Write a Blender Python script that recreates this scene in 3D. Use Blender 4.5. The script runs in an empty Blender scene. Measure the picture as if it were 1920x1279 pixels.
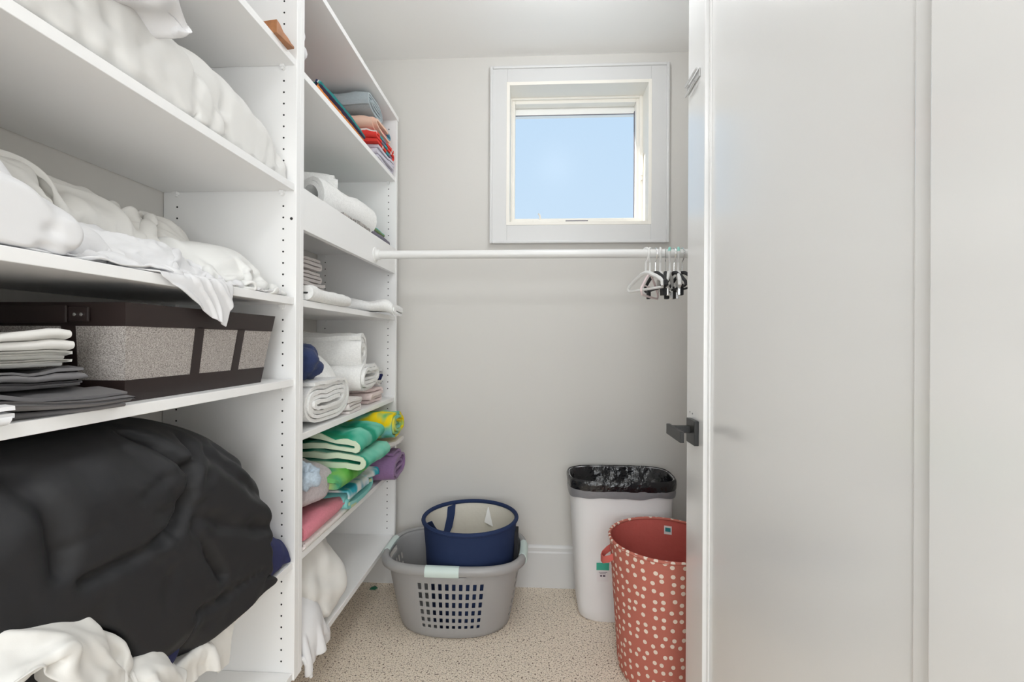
import bpy, bmesh, math, random
import numpy as np
from mathutils import Matrix, Vector

scene = bpy.context.scene
COL = scene.collection
R = math.radians

# ------------------------------------------------------------------ camera
F = 870.0                                  # focal length in pixels of the 1920x1279 frame
H0 = 1.215                                 # lens height above the floor
YAW = math.atan(44.0 / F)
ROLL = R(0.28)
cam_d = bpy.data.cameras.new('camera')
cam_d.sensor_width = 36.0
cam_d.lens = F / 1920.0 * 36.0
cam_d.clip_start = 0.02
cam = bpy.data.objects.new('camera', cam_d)
COL.objects.link(cam)
CAMM = (Matrix.Translation((0, 0, H0)) @ Matrix.Rotation(YAW, 4, 'Z')
        @ Matrix.Rotation(R(90), 4, 'X') @ Matrix.Rotation(ROLL, 4, 'Z'))
cam.matrix_world = CAMM
scene.camera = cam

# ------------------------------------------------------------------ view and world
vs = scene.view_settings
vs.view_transform = 'Standard'
vs.look = 'None'
vs.gamma = 1.0
vs.use_curve_mapping = False
vs.exposure = 0.0
scene.cycles.diffuse_bounces = 10
scene.cycles.max_bounces = 16
world = bpy.data.worlds.new('sky')
scene.world = world
world.use_nodes = True
wn = world.node_tree
bg = wn.nodes['Background']
geo = wn.nodes.new('ShaderNodeTexCoord')
sep = wn.nodes.new('ShaderNodeSeparateXYZ')
rmp = wn.nodes.new('ShaderNodeValToRGB')
rmp.color_ramp.elements[0].position = 0.0
rmp.color_ramp.elements[0].color = (0.64, 0.80, 0.95, 1)
rmp.color_ramp.elements[1].position = 0.6
rmp.color_ramp.elements[1].color = (0.53, 0.73, 0.95, 1)
wn.links.new(geo.outputs['Generated'], sep.inputs[0])
wn.links.new(sep.outputs['Z'], rmp.inputs[0])
wn.links.new(rmp.outputs[0], bg.inputs['Color'])
bg.inputs['Strength'].default_value = 1.0

# room sizes
CEIL = H0 + 1.415
YB = 2.305                                  # back wall
XL = -1.062                                 # left wall
XR = 0.78                                   # right wall
XF = -0.672                                 # shelf front plane
YH = -1.5                                   # hall end behind the lens
Y1, Y2 = 1.270, 2.201                       # near faces of divider and end panel
YN = 0.345

def area_light(name, loc, size, power, color=(1, 0.96, 0.9), shape='DISK'):
    d = bpy.data.lights.new(name, 'AREA')
    d.shape = shape
    d.size = size
    d.energy = power
    d.color = color
    o = bpy.data.objects.new(name, d)
    COL.objects.link(o)
    o.location = loc
    return o

L_CLOSET, L_HALL, L_FILL = 8.8, 10.5, 36.5
NEUT = (0.95, 0.98, 1.0)
pl = bpy.data.lights.new('closet_lamp_light', 'POINT')
pl.energy = L_CLOSET; pl.color = NEUT; pl.shadow_soft_size = 0.09
plo = bpy.data.objects.new('closet_lamp_light', pl)
COL.objects.link(plo); plo.location = (0.14, 1.50, CEIL - 0.15)
sun = bpy.data.lights.new('sun', 'SUN')
sun.energy = 4.0; sun.angle = R(0.6); sun.color = (1, .95, .86)
suno = bpy.data.objects.new('sun', sun)
COL.objects.link(suno)
suno.rotation_euler = Vector((0.93, -0.17, -0.36)).to_track_quat('-Z', 'Y').to_euler()
area_light('added_hall_light', (0.0, -0.55, CEIL - 0.075), 0.40, L_HALL, NEUT)  # unseen hall lamp, added to light the closet from behind the lens
hfill = area_light('hall_fill_light', (0.0, -1.44, 1.35), 1.5, L_FILL, (0.915, 0.965, 1.0), 'SQUARE')  # added soft frontal fill for the shelves, no known window here
hfill.rotation_euler = (R(90), 0, 0)

# ------------------------------------------------------------------ helpers
def ray(px, py):
    d = Vector(((px - 960.0) / F, -(py - 639.5) / F, -1.0))
    return (CAMM.to_3x3() @ d)
O3 = Vector((0, 0, H0))
def PY(px, py, y):
    d = ray(px, py); return O3 + d * (y / d.y)
def PX(px, py, x):
    d = ray(px, py); return O3 + d * (x / d.x)
def PZ(px, py, z):
    d = ray(px, py); return O3 + d * ((z - H0) / d.z)

def link(o, parent=None):
    COL.objects.link(o)
    if parent is not None:
        o.parent = parent
    return o

def tag(o, label, cat, group=None):
    o['label'] = label
    o['category'] = cat
    if group:
        o['group'] = group
    return o

def struct(o):
    o['kind'] = 'structure'
    return o

def empty(name, loc=(0, 0, 0), rz=0.0):
    o = bpy.data.objects.new(name, None)
    o.empty_display_size = 0.05
    o.location = loc
    o.rotation_euler = (0, 0, rz)
    COL.objects.link(o)
    return o

def mesh_obj(name, V, Fc, mat, parent=None, smooth=False, uv=None, sharp=None, loc=None):
    me = bpy.data.meshes.new(name)
    me.from_pydata([tuple(map(float, v)) for v in V], [], [tuple(map(int, f)) for f in Fc])
    me.update()
    if uv is not None:
        lay = me.uv_layers.new(name='UVMap')
        idx = np.empty(len(me.loops), dtype=np.int32)
        me.loops.foreach_get('vertex_index', idx)
        lay.data.foreach_set('uv', np.asarray(uv, dtype=np.float32)[idx].ravel())
    if mat is not None:
        me.materials.append(mat)
    if smooth:
        me.polygons.foreach_set('use_smooth', [True] * len(me.polygons))
        if sharp:
            me.set_sharp_from_angle(angle=R(sharp))
    o = bpy.data.objects.new(name, me)
    if loc is not None:
        o.location = loc
    return link(o, parent)

class MB:
    """collects boxes / tubes / lofts into one mesh"""
    def __init__(s):
        s.V, s.F = [], []
    def add(s, V, Fc):
        b = len(s.V)
        s.V += [tuple(map(float, v)) for v in V]
        s.F += [tuple(i + b for i in f) for f in Fc]
        return s
    def box(s, x0, x1, y0, y1, z0, z1):
        V = [(x, y, z) for z in (z0, z1) for y in (y0, y1) for x in (x0, x1)]
        return s.add(V, [(0, 2, 3, 1), (4, 5, 7, 6), (0, 1, 5, 4), (2, 6, 7, 3), (0, 4, 6, 2), (1, 3, 7, 5)])
    def tube(s, pts, r, n=8, cap=True, closed=False):
        pts = [Vector(p) for p in pts]
        m = len(pts)
        rs = r if isinstance(r, (list, tuple)) else [r] * m
        rings = []
        up = None
        for i, p in enumerate(pts):
            if closed:
                t = pts[(i + 1) % m] - pts[i - 1]
            else:
                t = pts[min(i + 1, m - 1)] - pts[max(i - 1, 0)]
            t.normalize()
            if up is None:
                up = Vector((0, 0, 1)) if abs(t.z) < .9 else Vector((1, 0, 0))
            a = t.cross(up)
            if a.length < 1e-4:
                a = t.orthogonal()
            a.normalize()
            b = a.cross(t).normalized()
            up = b
            rings.append([p + (a * math.cos(2 * math.pi * k / n) + b * math.sin(2 * math.pi * k / n)) * rs[i] for k in range(n)])
        return s.loft(rings, cap, cap, closed)
    def loft(s, rings, cap0=False, cap1=False, closed=False):
        m, n = len(rings), len(rings[0])
        V = [v for r_ in rings for v in r_]
        Fc = []
        for i in range(m if closed else m - 1):
            j = (i + 1) % m
            for k in range(n):
                l = (k + 1) % n
                Fc.append((i * n + k, i * n + l, j * n + l, j * n + k))
        if cap0:
            Fc.append(tuple(range(n))[::-1])
        if cap1:
            Fc.append(tuple((m - 1) * n + k for k in range(n)))
        return s.add(V, Fc)
    def cyl(s, p0, p1, r, n=16):
        return s.tube([p0, p1], r, n)
    def build(s, name, mat, parent=None, smooth=False, bevel=0.0, sharp=35, loc=None, seg=2):
        o = mesh_obj(name, s.V, s.F, mat, parent, smooth, sharp=sharp if smooth else None, loc=loc)
        if bevel:
            b = o.modifiers.new('bevel', 'BEVEL')
            b.width = bevel; b.segments = seg; b.limit_method = 'ANGLE'; b.angle_limit = R(40)
        return o

def sn(P, scale, seed, n=7):
    """smooth pseudo noise, vectorised"""
    rg = np.random.RandomState(seed)
    K = rg.normal(size=(n, 3))
    K /= np.linalg.norm(K, axis=1)[:, None]
    K *= (2 * math.pi / scale) * rg.uniform(.6, 1.5, size=(n, 1))
    ph = rg.uniform(0, 2 * math.pi, n)
    return np.sin(np.asarray(P) @ K.T + ph).sum(1) / math.sqrt(n)

# ------------------------------------------------------------------ materials
MATS = {}
def mat(name, color=(.8, .8, .8), rough=.5, metal=0., bump=None, var=None, spec=.5, coat=0., sheen=0.,
        trans=0., sub=0.):
    if name in MATS:
        return MATS[name]
    m = bpy.data.materials.new(name)
    m.use_nodes = True
    nt = m.node_tree
    p = nt.nodes['Principled BSDF']
    p.inputs['Base Color'].default_value = (*color, 1)
    p.inputs['Roughness'].default_value = rough
    p.inputs['Metallic'].default_value = metal
    p.inputs['Specular IOR Level'].default_value = spec
    if coat:
        p.inputs['Coat Weight'].default_value = coat
        p.inputs['Coat Roughness'].default_value = .2
        p.inputs['Coat IOR'].default_value = 1.65
    if sheen:
        p.inputs['Sheen Weight'].default_value = sheen
    if trans:
        p.inputs['Transmission Weight'].default_value = trans
    tc = nt.nodes.new('ShaderNodeTexCoord')
    if var:
        sc, amt = var
        n = nt.nodes.new('ShaderNodeTexNoise'); n.inputs['Scale'].default_value = sc; n.inputs['Detail'].default_value = 4
        nt.links.new(tc.outputs['Object'], n.inputs['Vector'])
        rp = nt.nodes.new('ShaderNodeValToRGB')
        rp.color_ramp.elements[0].position = .3; rp.color_ramp.elements[1].position = .7
        rp.color_ramp.elements[0].color = (*[c * (1 - amt) for c in color], 1)
        rp.color_ramp.elements[1].color = (*[min(1, c * (1 + amt)) for c in color], 1)
        nt.links.new(n.outputs['Fac'], rp.inputs[0])
        nt.links.new(rp.outputs[0], p.inputs['Base Color'])
    if bump:
        sc, st, ds = bump
        n = nt.nodes.new('ShaderNodeTexNoise'); n.inputs['Scale'].default_value = sc; n.inputs['Detail'].default_value = 3
        nt.links.new(tc.outputs['Object'], n.inputs['Vector'])
        b = nt.nodes.new('ShaderNodeBump'); b.inputs['Strength'].default_value = st; b.inputs['Distance'].default_value = ds
        nt.links.new(n.outputs['Fac'], b.inputs['Height'])
        nt.links.new(b.outputs[0], p.inputs['Normal'])
    MATS[name] = m
    return m

def terry(name, color, var=.06, rough=.95):
    return mat(name, color, rough, bump=(420, .35, .003), var=(160, var), spec=.15, sheen=.15)
def linen(name, color, rough=.85):
    return mat(name, color, rough, bump=(900, .12, .001), spec=.2)

def stripe_mat(name, axis, stops, length, warp=.003):
    """fabric woven in stripes: stops = [(pos 0..1, colour)] along uv axis, metres per repeat = length"""
    m = mat(name, (.5, .5, .5), .95, bump=(420, .35, .003), spec=.15)
    nt = m.node_tree
    p = nt.nodes['Principled BSDF']
    uv = nt.nodes.new('ShaderNodeUVMap')
    sp = nt.nodes.new('ShaderNodeSeparateXYZ')
    nt.links.new(uv.outputs[0], sp.inputs[0])
    nz = nt.nodes.new('ShaderNodeTexNoise'); nz.inputs['Scale'].default_value = 60
    nt.links.new(uv.outputs[0], nz.inputs['Vector'])
    ad = nt.nodes.new('ShaderNodeMath'); ad.operation = 'MULTIPLY_ADD'
    nt.links.new(nz.outputs['Fac'], ad.inputs[0]); ad.inputs[1].default_value = warp
    nt.links.new(sp.outputs['X' if axis == 'u' else 'Y'], ad.inputs[2])
    md = nt.nodes.new('ShaderNodeMath'); md.operation = 'DIVIDE'; md.inputs[1].default_value = length
    nt.links.new(ad.outputs[0], md.inputs[0])
    fr = nt.nodes.new('ShaderNodeMath'); fr.operation = 'FRACT'
    nt.links.new(md.outputs[0], fr.inputs[0])
    rp = nt.nodes.new('ShaderNodeValToRGB')
    rp.color_ramp.interpolation = 'CONSTANT'
    while len(rp.color_ramp.elements) < len(stops):
        rp.color_ramp.elements.new(.99)
    for e, (pos, c) in zip(rp.color_ramp.elements, stops):
        e.position = pos
    for e, (pos, c) in zip(rp.color_ramp.elements, stops):
        e.position = pos; e.color = (*c, 1)
    nt.links.new(fr.outputs[0], rp.inputs[0])
    nt.links.new(rp.outputs[0], p.inputs['Base Color'])
    return m

def blotch_mat(name, cols, scale, seed=0.):
    m = mat(name, cols[0], .95, bump=(420, .35, .003), spec=.15)
    nt = m.node_tree
    p = nt.nodes['Principled BSDF']
    uv = nt.nodes.new('ShaderNodeUVMap')
    nz = nt.nodes.new('ShaderNodeTexNoise'); nz.inputs['Scale'].default_value = scale; nz.inputs['Detail'].default_value = 2
    mp = nt.nodes.new('ShaderNodeMapping'); mp.inputs['Location'].default_value = (seed, seed * .7, 0)
    nt.links.new(uv.outputs[0], mp.inputs[0]); nt.links.new(mp.outputs[0], nz.inputs['Vector'])
    rp = nt.nodes.new('ShaderNodeValToRGB')
    n = len(cols)
    while len(rp.color_ramp.elements) < n:
        rp.color_ramp.elements.new(.9)
    for i, e in enumerate(rp.color_ramp.elements):
        e.position = .30 + .40 * i / (n - 1)
    for i, e in enumerate(rp.color_ramp.elements):
        e.color = (*cols[i], 1)
    nt.links.new(nz.outputs['Fac'], rp.inputs[0])
    nt.links.new(rp.outputs[0], p.inputs['Base Color'])
    return m

M_SHELF = mat('white_melamine', (.87, .87, .87), .38, spec=.4)
M_WALL = mat('wall_paint', (.655, .64, .615), .8, bump=(350, .06, .001), spec=.25)
M_CEIL = mat('ceiling_paint', (.90, .895, .885), .9, spec=.2)
M_TRIM = mat('trim_paint', (.67, .67, .67), .35, spec=.5)
M_DOOR = mat('door_paint', (.81, .81, .81), .22, spec=.5, bump=(45, .02, .002), coat=1.)
M_JAMB = mat('window_jamb_paint', (.86, .83, .77), .45)
M_BLACK = mat('matte_black_metal', (.012, .012, .012), .38, spec=.5)
M_HOLE = mat('hole_shadow', (.02, .02, .02), .9)
M_CHROME = mat('chrome', (.75, .75, .75), .2, metal=1.)
M_ROD = mat('white_rod_enamel', (.78, .78, .77), .3)
M_SHEET = linen('white_cotton', (.745, .745, .76))
M_SHEETW = linen('warm_white_cotton', (.745, .735, .71))
M_PILLOW = linen('pillow_cotton', (.75, .745, .73))
M_QUILT = linen('quilted_white', (.77, .77, .755))

def carpet():
    m = mat('speckled_carpet', (.5, .42, .33), .95, spec=.1)
    nt = m.node_tree; p = nt.nodes['Principled BSDF']
    tc = nt.nodes.new('ShaderNodeTexCoord')
    n1 = nt.nodes.new('ShaderNodeTexNoise'); n1.inputs['Scale'].default_value = 230; n1.inputs['Detail'].default_value = 3
    n2 = nt.nodes.new('ShaderNodeTexNoise'); n2.inputs['Scale'].default_value = 130; n2.inputs['Detail'].default_value = 2
    for n in (n1, n2):
        nt.links.new(tc.outputs['Object'], n.inputs['Vector'])
    r1 = nt.nodes.new('ShaderNodeValToRGB')
    els = [(.30, (.20, .14, .10)), (.39, (.58, .48, .38)), (.46, (.86, .75, .62)), (.64, (.95, .87, .76))]
    while len(r1.color_ramp.elements) < 4:
        r1.color_ramp.elements.new(.9)
    for e, (a, c) in zip(r1.color_ramp.elements, els):
        e.position = a
    for e, (a, c) in zip(r1.color_ramp.elements, els):
        e.position = a; e.color = (*c, 1)
    nt.links.new(n1.outputs['Fac'], r1.inputs[0])
    r2 = nt.nodes.new('ShaderNodeValToRGB')
    r2.color_ramp.elements[0].position = .34; r2.color_ramp.elements[0].color = (.24, .20, .18, 1)
    r2.color_ramp.elements[1].position = .41; r2.color_ramp.elements[1].color = (1, 1, 1, 1)
    nt.links.new(n2.outputs['Fac'], r2.inputs[0])
    mx = nt.nodes.new('ShaderNodeMix'); mx.data_type = 'RGBA'; mx.blend_type = 'MULTIPLY'
    mx.inputs[0].default_value = 1
    nt.links.new(r1.outputs[0], mx.inputs[6]); nt.links.new(r2.outputs[0], mx.inputs[7])
    nt.links.new(mx.outputs[2], p.inputs['Base Color'])
    b = nt.nodes.new('ShaderNodeBump'); b.inputs['Strength'].default_value = .7; b.inputs['Distance'].default_value = .006
    nt.links.new(n1.outputs['Fac'], b.inputs['Height']); nt.links.new(b.outputs[0], p.inputs['Normal'])
    return m
M_CARPET = carpet()

def glass():
    m = bpy.data.materials.new('window_glass'); m.use_nodes = True
    nt = m.node_tree
    for n in list(nt.nodes):
        nt.nodes.remove(n)
    out = nt.nodes.new('ShaderNodeOutputMaterial')
    t = nt.nodes.new('ShaderNodeBsdfTransparent')
    g = nt.nodes.new('ShaderNodeBsdfGlossy'); g.inputs['Roughness'].default_value = .25
    mx = nt.nodes.new('ShaderNodeMixShader'); mx.inputs[0].default_value = .003
    nt.links.new(t.outputs[0], mx.inputs[1]); nt.links.new(g.outputs[0], mx.inputs[2]); nt.links.new(mx.outputs[0], out.inputs[0])
    return m
M_GLASS = glass()

def emit(name, color, s):
    m = bpy.data.materials.new(name); m.use_nodes = True
    p = m.node_tree.nodes['Principled BSDF']
    p.inputs['Base Color'].default_value = (.9, .9, .9, 1)
    p.inputs['Emission Color'].default_value = (*color, 1)
    p.inputs['Emission Strength'].default_value = s
    return m
M_LAMP = emit('lamp_diffuser', (1, .96, .9), 3.0)

# ------------------------------------------------------------------ room shell
T = .12
struct(MB().box(XL - T, XR + .35, YH - T, YB + T, -.06, 0).build('floor', M_CARPET))
struct(MB().box(XL - T, XR + .35, YH - T, YB + T, CEIL, CEIL + .08).build('ceiling', M_CEIL))
struct(MB().box(XL - T, XL, YH, YB, 0, CEIL).build('wall_left', M_WALL))
struct(MB().box(XR, XR + T, YH, YB, 0, CEIL).build('wall_right', M_WALL))
struct(MB().box(XL, XR, YH - T, YH, 0, CEIL).build('wall_hall', M_WALL))
YD0, YD1 = .18, .31                         # wall with the doorway
struct(MB().box(XL, -.62, YD0, YD1, 0, CEIL).box(.50, XR, YD0, YD1, 0, CEIL)
       .box(-.62, .50, YD0, YD1, 2.46, CEIL).build('wall_front', M_WALL))

# back wall with window opening
JX0 = PY(953, 290, YB).x; JX1 = PY(1217, 290, YB).x
JZ0 = PY(1085, 420, YB).z; JZ1 = PY(1085, 158, YB).z
WT = .17
struct(MB().box(XL - T, JX0, YB, YB + WT, 0, CEIL).box(JX1, XR + T, YB, YB + WT, 0, CEIL)
       .box(JX0, JX1, YB, YB + WT, 0, JZ0).box(JX0, JX1, YB, YB + WT, JZ1, CEIL).build('wall_back', M_WALL))

def profile_run(x0, x1, y, nrm, h, t):
    """baseboard: flat board with a stepped cap; runs along x on wall y"""
    pr = [(0, 0), (t, 0), (t, h - .035), (t * .7, h - .028), (t * .7, h - .012), (t * .35, h - .003), (0, h)]
    return MB().loft([[(x, y + nrm * a, b) for a, b in pr] for x in (x0, x1)], True, True)
BBH = H0 - (1022.5 - 640) / F * YB + .004
struct(profile_run(XL, XR, YB, -1, BBH, .016).build('baseboard_back', M_TRIM))
def profile_run_y(y0, y1, x, nrm, h, t):
    pr = [(0, 0), (t, 0), (t, h - .035), (t * .7, h - .028), (t * .7, h - .012), (t * .35, h - .003), (0, h)]
    return MB().loft([[(x + nrm * a, y, b) for a, b in pr] for y in (y0, y1)], True, True)
struct(profile_run_y(YD1, YB - .016, XL, 1, BBH, .016).build('baseboard_left', M_TRIM))
struct(profile_run_y(YD1, YB - .016, XR, -1, BBH, .016).build('baseboard_right', M_TRIM))

# window
win = struct(empty('window_1', ((JX0 + JX1) / 2, YB, JZ0)))
def wpart(mb, name, m, **k):
    o = mb.build(name, m, win, **k)
    o.matrix_parent_inverse = Matrix.Translation(-win.location)
    return o
CX0 = PY(919, 290, YB).x; CX1 = PY(1253, 290, YB).x
CZ0 = PY(1085, 457.5, YB).z; CZ1 = PY(1085, 125, YB).z
def frame(mb, x0, x1, z0, z1, a0, a1, b0, b1, y0, y1):
    mb.box(x0, a0, y0, y1, z0, z1); mb.box(a1, x1, y0, y1, z0, z1)
    mb.box(a0, a1, y0, y1, z0, b0); mb.box(a0, a1, y0, y1, b1, z1)
    return mb
wpart(frame(MB(), CX0 + .012, CX1 - .012, CZ0 + .012, CZ1 - .012, JX0 - .005, JX1 + .005, JZ0 - .005, JZ1 + .005, YB - .018, YB), 'casing', M_TRIM, bevel=.002)
wpart(frame(MB(), CX0, CX1, CZ0, CZ1, CX0 + .014, CX1 - .014, CZ0 + .014, CZ1 - .014, YB - .026, YB), 'casing_bead', M_TRIM, bevel=.004)
jd = .135
wpart(frame(MB(), JX0 - .008, JX1 + .008, JZ0 - .008, JZ1 + .008, JX0 + .008, JX1 - .008, JZ0 + .008, JZ1 - .008, YB - .020, YB + jd + .02), 'jamb', M_JAMB, bevel=.001)
sy = YB + jd
SX0 = PY(966, 290, sy).x; SX1 = PY(1191, 290, sy).x
SZ0 = PY(1080, 411, sy).z; SZ1 = PY(1080, 197, sy).z
sash = wpart(frame(MB(), JX0 + .008, JX1 - .008, JZ0 + .008, JZ1 - .008, SX0, SX1, SZ0, SZ1, sy - .02, sy + .03), 'sash', M_JAMB, bevel=.003)
wpart(frame(MB(), JX0 + .008, JX1 - .008, JZ0 + .008, JZ1 - .008, SX0 - .014, SX1 + .014, SZ0 - .006, SZ1 + .016, sy - .034, sy - .018), 'stop', M_JAMB, bevel=.002)
wpart(MB().box(SX0 - .005, SX1 + .005, sy + .008, sy + .012, SZ0 - .005, SZ1 + .005), 'pane', M_GLASS)
# outer awning frame seen through the top of the pane
M_OUT = mat('outer_frame_white', (.92, .92, .90), .4)
wpart(MB().box(SX0 - .03, SX1 + .03, sy + .035, sy + .075, SZ1 - .032, SZ1 + .05), 'outer_head', M_OUT)
M_GASK = mat('grey_gasket', (.18, .17, .2), .7)
wpart(MB().box(SX0 - .02, SX1 + .02, sy + .035, sy + .04, SZ1 - .035, SZ1 - .032), 'gasket', M_GASK)
wpart(MB().box(SX1 - .0025, SX1 + .003, sy + .014, sy + .03, SZ0, SZ1 - .03), 'gasket', M_GASK)
c = PY(1080, 416, sy - .02)
wpart(MB().box(c.x - .055, c.x + .06, sy - .036, sy - .0335, c.z - .004, c.z + .004), 'maker_plate', M_GASK)
c = PY(1203, 312, sy - .03)
lk = wpart(MB().box(c.x - .006, c.x + .004, sy - .05, sy - .034, c.z - .075, c.z + .06), 'lock_track', M_JAMB, bevel=.002)
wpart(MB().tube([(c.x - .002, sy - .052, c.z + .06), (c.x - .002, sy - .058, c.z + .0), (c.x - .008, sy - .07, c.z - .06)], [.004, .005, .006]), 'lock_lever', M_JAMB, smooth=True)
c = PY(1010, 405, sy - .03)
wpart(MB().box(c.x - .03, c.x + .10, sy - .05, sy - .03, SZ0 - .03, SZ0 - .012).tube([(c.x + .01, sy - .045, SZ0 - .015), (c.x + .005, sy - .055, SZ0 + .008), (c.x - .002, sy - .06, SZ0 + .014)], .005), 'crank', M_JAMB, bevel=.002)

# made-up window frame around the added fill light behind the lens
fill_frame = struct(empty('fill_window_frame', (0, YH, .6)))
o = frame(MB(), -.85, .85, -.25, 1.60, -.75, .75, -.0, 1.50, 0, .03).box(-.012, .012, .0, .03, 0, 1.5).build('casing', M_TRIM, fill_frame, bevel=.003)

# lamps: flush discs on the ceiling, one above the frame, one added unseen behind the lens
def ceiling_lamp(x, y, r, label):
    e = empty('ceiling_lamp', (x, y, CEIL))
    tag(e, label, 'lamp')
    def ring(rr, z):
        return [(rr * math.cos(2 * math.pi * k / 40), rr * math.sin(2 * math.pi * k / 40), z) for k in range(40)]
    MB().loft([ring(r + .02, 0), ring(r + .022, -.02), ring(r + .012, -.045), ring(r, -.045), ring(r, -.02)], True, True).build('lamp_base', M_TRIM, e, smooth=True)
    MB().loft([ring(r - .002, -.03), ring(r - .004, -.052), ring(r * .8, -.062), ring(r * .4, -.066)], True, True).build('lamp_diffuser', M_LAMP, e, smooth=True)
ceiling_lamp(.14, 1.50, .09, 'round white flush lamp on the closet ceiling')
ceiling_lamp(0, -.55, .20, 'round white flush lamp added out of view on the hall ceiling')

# ------------------------------------------------------------------ door (open, standing along the depth of the closet)
DX = .435
DT = .044
DY0, DY1 = .365, 1.356
door = struct(empty('door_1', (DX + DT, DY0, 0)))
def dpart(o, par=None):
    o.parent = par or door
    o.matrix_parent_inverse = Matrix.Translation(-door.location) if par is None else Matrix()
    return o
st = .131
pz0, pz1 = .26, 2.28
mb = MB()
mb.box(DX, DX + DT, DY1 - st, DY1, .012, 2.44)
mb.box(DX, DX + DT, DY0, DY0 + st + .04, .012, 2.44)
mb.box(DX, DX + DT, DY0 + st + .04, DY1 - st, .012, pz0)
mb.box(DX, DX + DT, DY0 + st + .04, DY1 - st, pz1, 2.44)
dpart(mb.build('door_frame', M_DOOR, bevel=.0015))
dpart(MB().box(DX + .013, DX + DT - .013, DY0 + st + .035, DY1 - st + .005, pz0 - .005, pz1 + .005).build('door_panel', M_DOOR))
b0 = DY0 + st + .04
dpart(MB().box(DX + .0095, DX + .014, b0, b0 + .034, pz0, pz1).build('panel_bead', M_DOOR, bevel=.003))
dpart(MB().box(DX + .0095, DX + .014, DY1 - st - .014, DY1 - st, pz0, pz1).build('panel_bead', M_DOOR, bevel=.003))
# lever handle
hz = H0 - (805 - 640) / F * 1.29
hy = 1.29
hx = DX
ros = dpart(MB().box(hx - .012, hx, hy - .033, hy + .033, hz - .033, hz + .033).build('rosette', M_BLACK, bevel=.0015))
lev = dpart(MB().box(hx - .062, hx - .012, hy - .004, hy + .018, hz - .004, hz + .014).build('lever_neck', M_BLACK, bevel=.001))
dpart(MB().box(hx - .068, hx - .058, hy - .095, hy + .03, hz - .012, hz + .016).build('lever', M_BLACK, bevel=.0012))
for dy, dz in ((.038, .048), (.018, .046)):
    dpart(MB().cyl((hx - .0012, hy + dy, hz + dz), (hx + .001, hy + dy, hz + dz), .0022, 10).build('screw', mat('dull_steel', (.3, .3, .3), .5, metal=.6)))
# small chrome clip on the latch stile near the top
cz = H0 + (640 - 150) / F * 1.29
mb = MB()
mb.box(hx - .0035, hx, DY1 - .098, DY1 + .002, cz - .018, cz + .004)
dpart(mb.build('clip_plate', mat('satin_steel', (.62, .62, .62), .3, metal=1.), bevel=.001))
dpart(MB().tube([(hx - .008, DY1 - .09, cz + .006), (hx - .008, DY1 + .003, cz + .006)], .003, 8).tube([(hx - .008, DY1 - .075, cz - .02), (hx - .008, DY1 + .002, cz - .022)], .003, 8).build('clip_wire', M_CHROME, smooth=True))

# ------------------------------------------------------------------ shelving units
TH = .020
PT = .021
XB = XL + .002
PZ0, PZ1 = H0 - .957, H0 + 1.06
def hole_strip(parent, y, face, zs, xs):
    """rows of shelf pin holes in a panel face"""
    mb = MB()
    for x in xs:
        for z in zs:
            ring = [(x + .0027 * math.cos(a * math.pi / 4), y, z + .0027 * math.sin(a * math.pi / 4)) for a in range(8)]
            ring2 = [(p[0], y + face * .0004, p[2]) for p in ring]
            mb.loft([ring, ring2], False, True)
    o = mb.build('shelf_pin_holes', M_HOLE, parent)
    o['kind'] = 'stuff'
    return o
HX = (XF - .0375, XF - .0375 - .310)
ZREF = H0 - (1221.5 - 640) / 667
ZH = [ZREF + .032 * i - .032 * 9 for i in range(70)]
ZH = [z for z in ZH if PZ0 + .03 < z < PZ1 - .02]

def unit(label, y0, y1, levels):
    u = empty('shelving_unit', (XB, y0, PZ0))
    tag(u, label, 'shelving unit', 'white shelving units')
    def up(mb, name, m=M_SHELF, **k):
        o = mb.build(name, m, u, **k)
        o.matrix_parent_inverse = Matrix.Translation(-u.location)
        return o
    for ya in (y0, y1):
        up(MB().box(XB, XF, ya, ya + PT, PZ0, PZ1), 'side_panel', bevel=.0012)
    blocked = [(r + H0 - .012, r + H0 + TH + .012) for r, kind in levels]
    zs = [z for z in ZH if not any(a < z < b for a, b in blocked)]
    for yy, face in ((y1, -1), (y0 + PT, 1)):
        h = hole_strip(u, yy, face, zs, HX)
        h.matrix_parent_inverse = Matrix.Translation(-u.location)
    for rel, kind in levels:
        z = H0 + rel
        depth = XF - .005 if kind != 'cap' else XF + .004
        if kind == 'fascia':
            depth = XF - .022
        sh = up(MB().box(XB, depth, y0 + PT + .001, y1 - .001, z, z + TH) if kind != 'cap' else
                MB().box(XB, depth, y0, y1 + PT, z, z + TH), 'shelf', bevel=.0012)
        if kind == 'fascia':
            up(MB().box(XF - .021, XF - .003, y0 + PT + .001, y1 - .001, H0 + .321, H0 + .442), 'fascia_board', bevel=.0012)
        if kind != 'cap':
            for xx in HX:
                for yy, sg in ((y1, -1), (y0 + PT, 1)):
                    pn = up(MB().box(xx - .006, xx + .006, min(yy, yy + sg * .012), max(yy, yy + sg * .012), z - .008, z - .0005).cyl((xx, yy + sg * .001, z - .010), (xx, yy + sg * .010, z - .010), .004, 8),
                       'shelf_pin', bevel=0)
                    pn.parent = sh; pn.matrix_parent_inverse = Matrix()
    return u
RELA, RELB, RELC, RELD, RELE = .418, .099, -.130, -.643, -.955
LT = .770
u1 = unit('white shelving bay nearest the camera, holding pillows, basket and black comforter', YN, Y1,
     [(1.06, 'cap'), (LT, ''), (RELA, ''), (RELB, ''), (RELC, ''), (RELD, ''), (RELE, '')])
S1, S2, S3, S4, S5, S6 = .763, .414, .097, -.292, -.640, -.955
unit('white shelving bay by the back wall, filled with folded towels', Y1 + PT, Y2,
     [(1.06, 'cap'), (S1, ''), (S2, 'fascia'), (S3, ''), (S4, ''), (S5, ''), (S6, '')])
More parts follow.
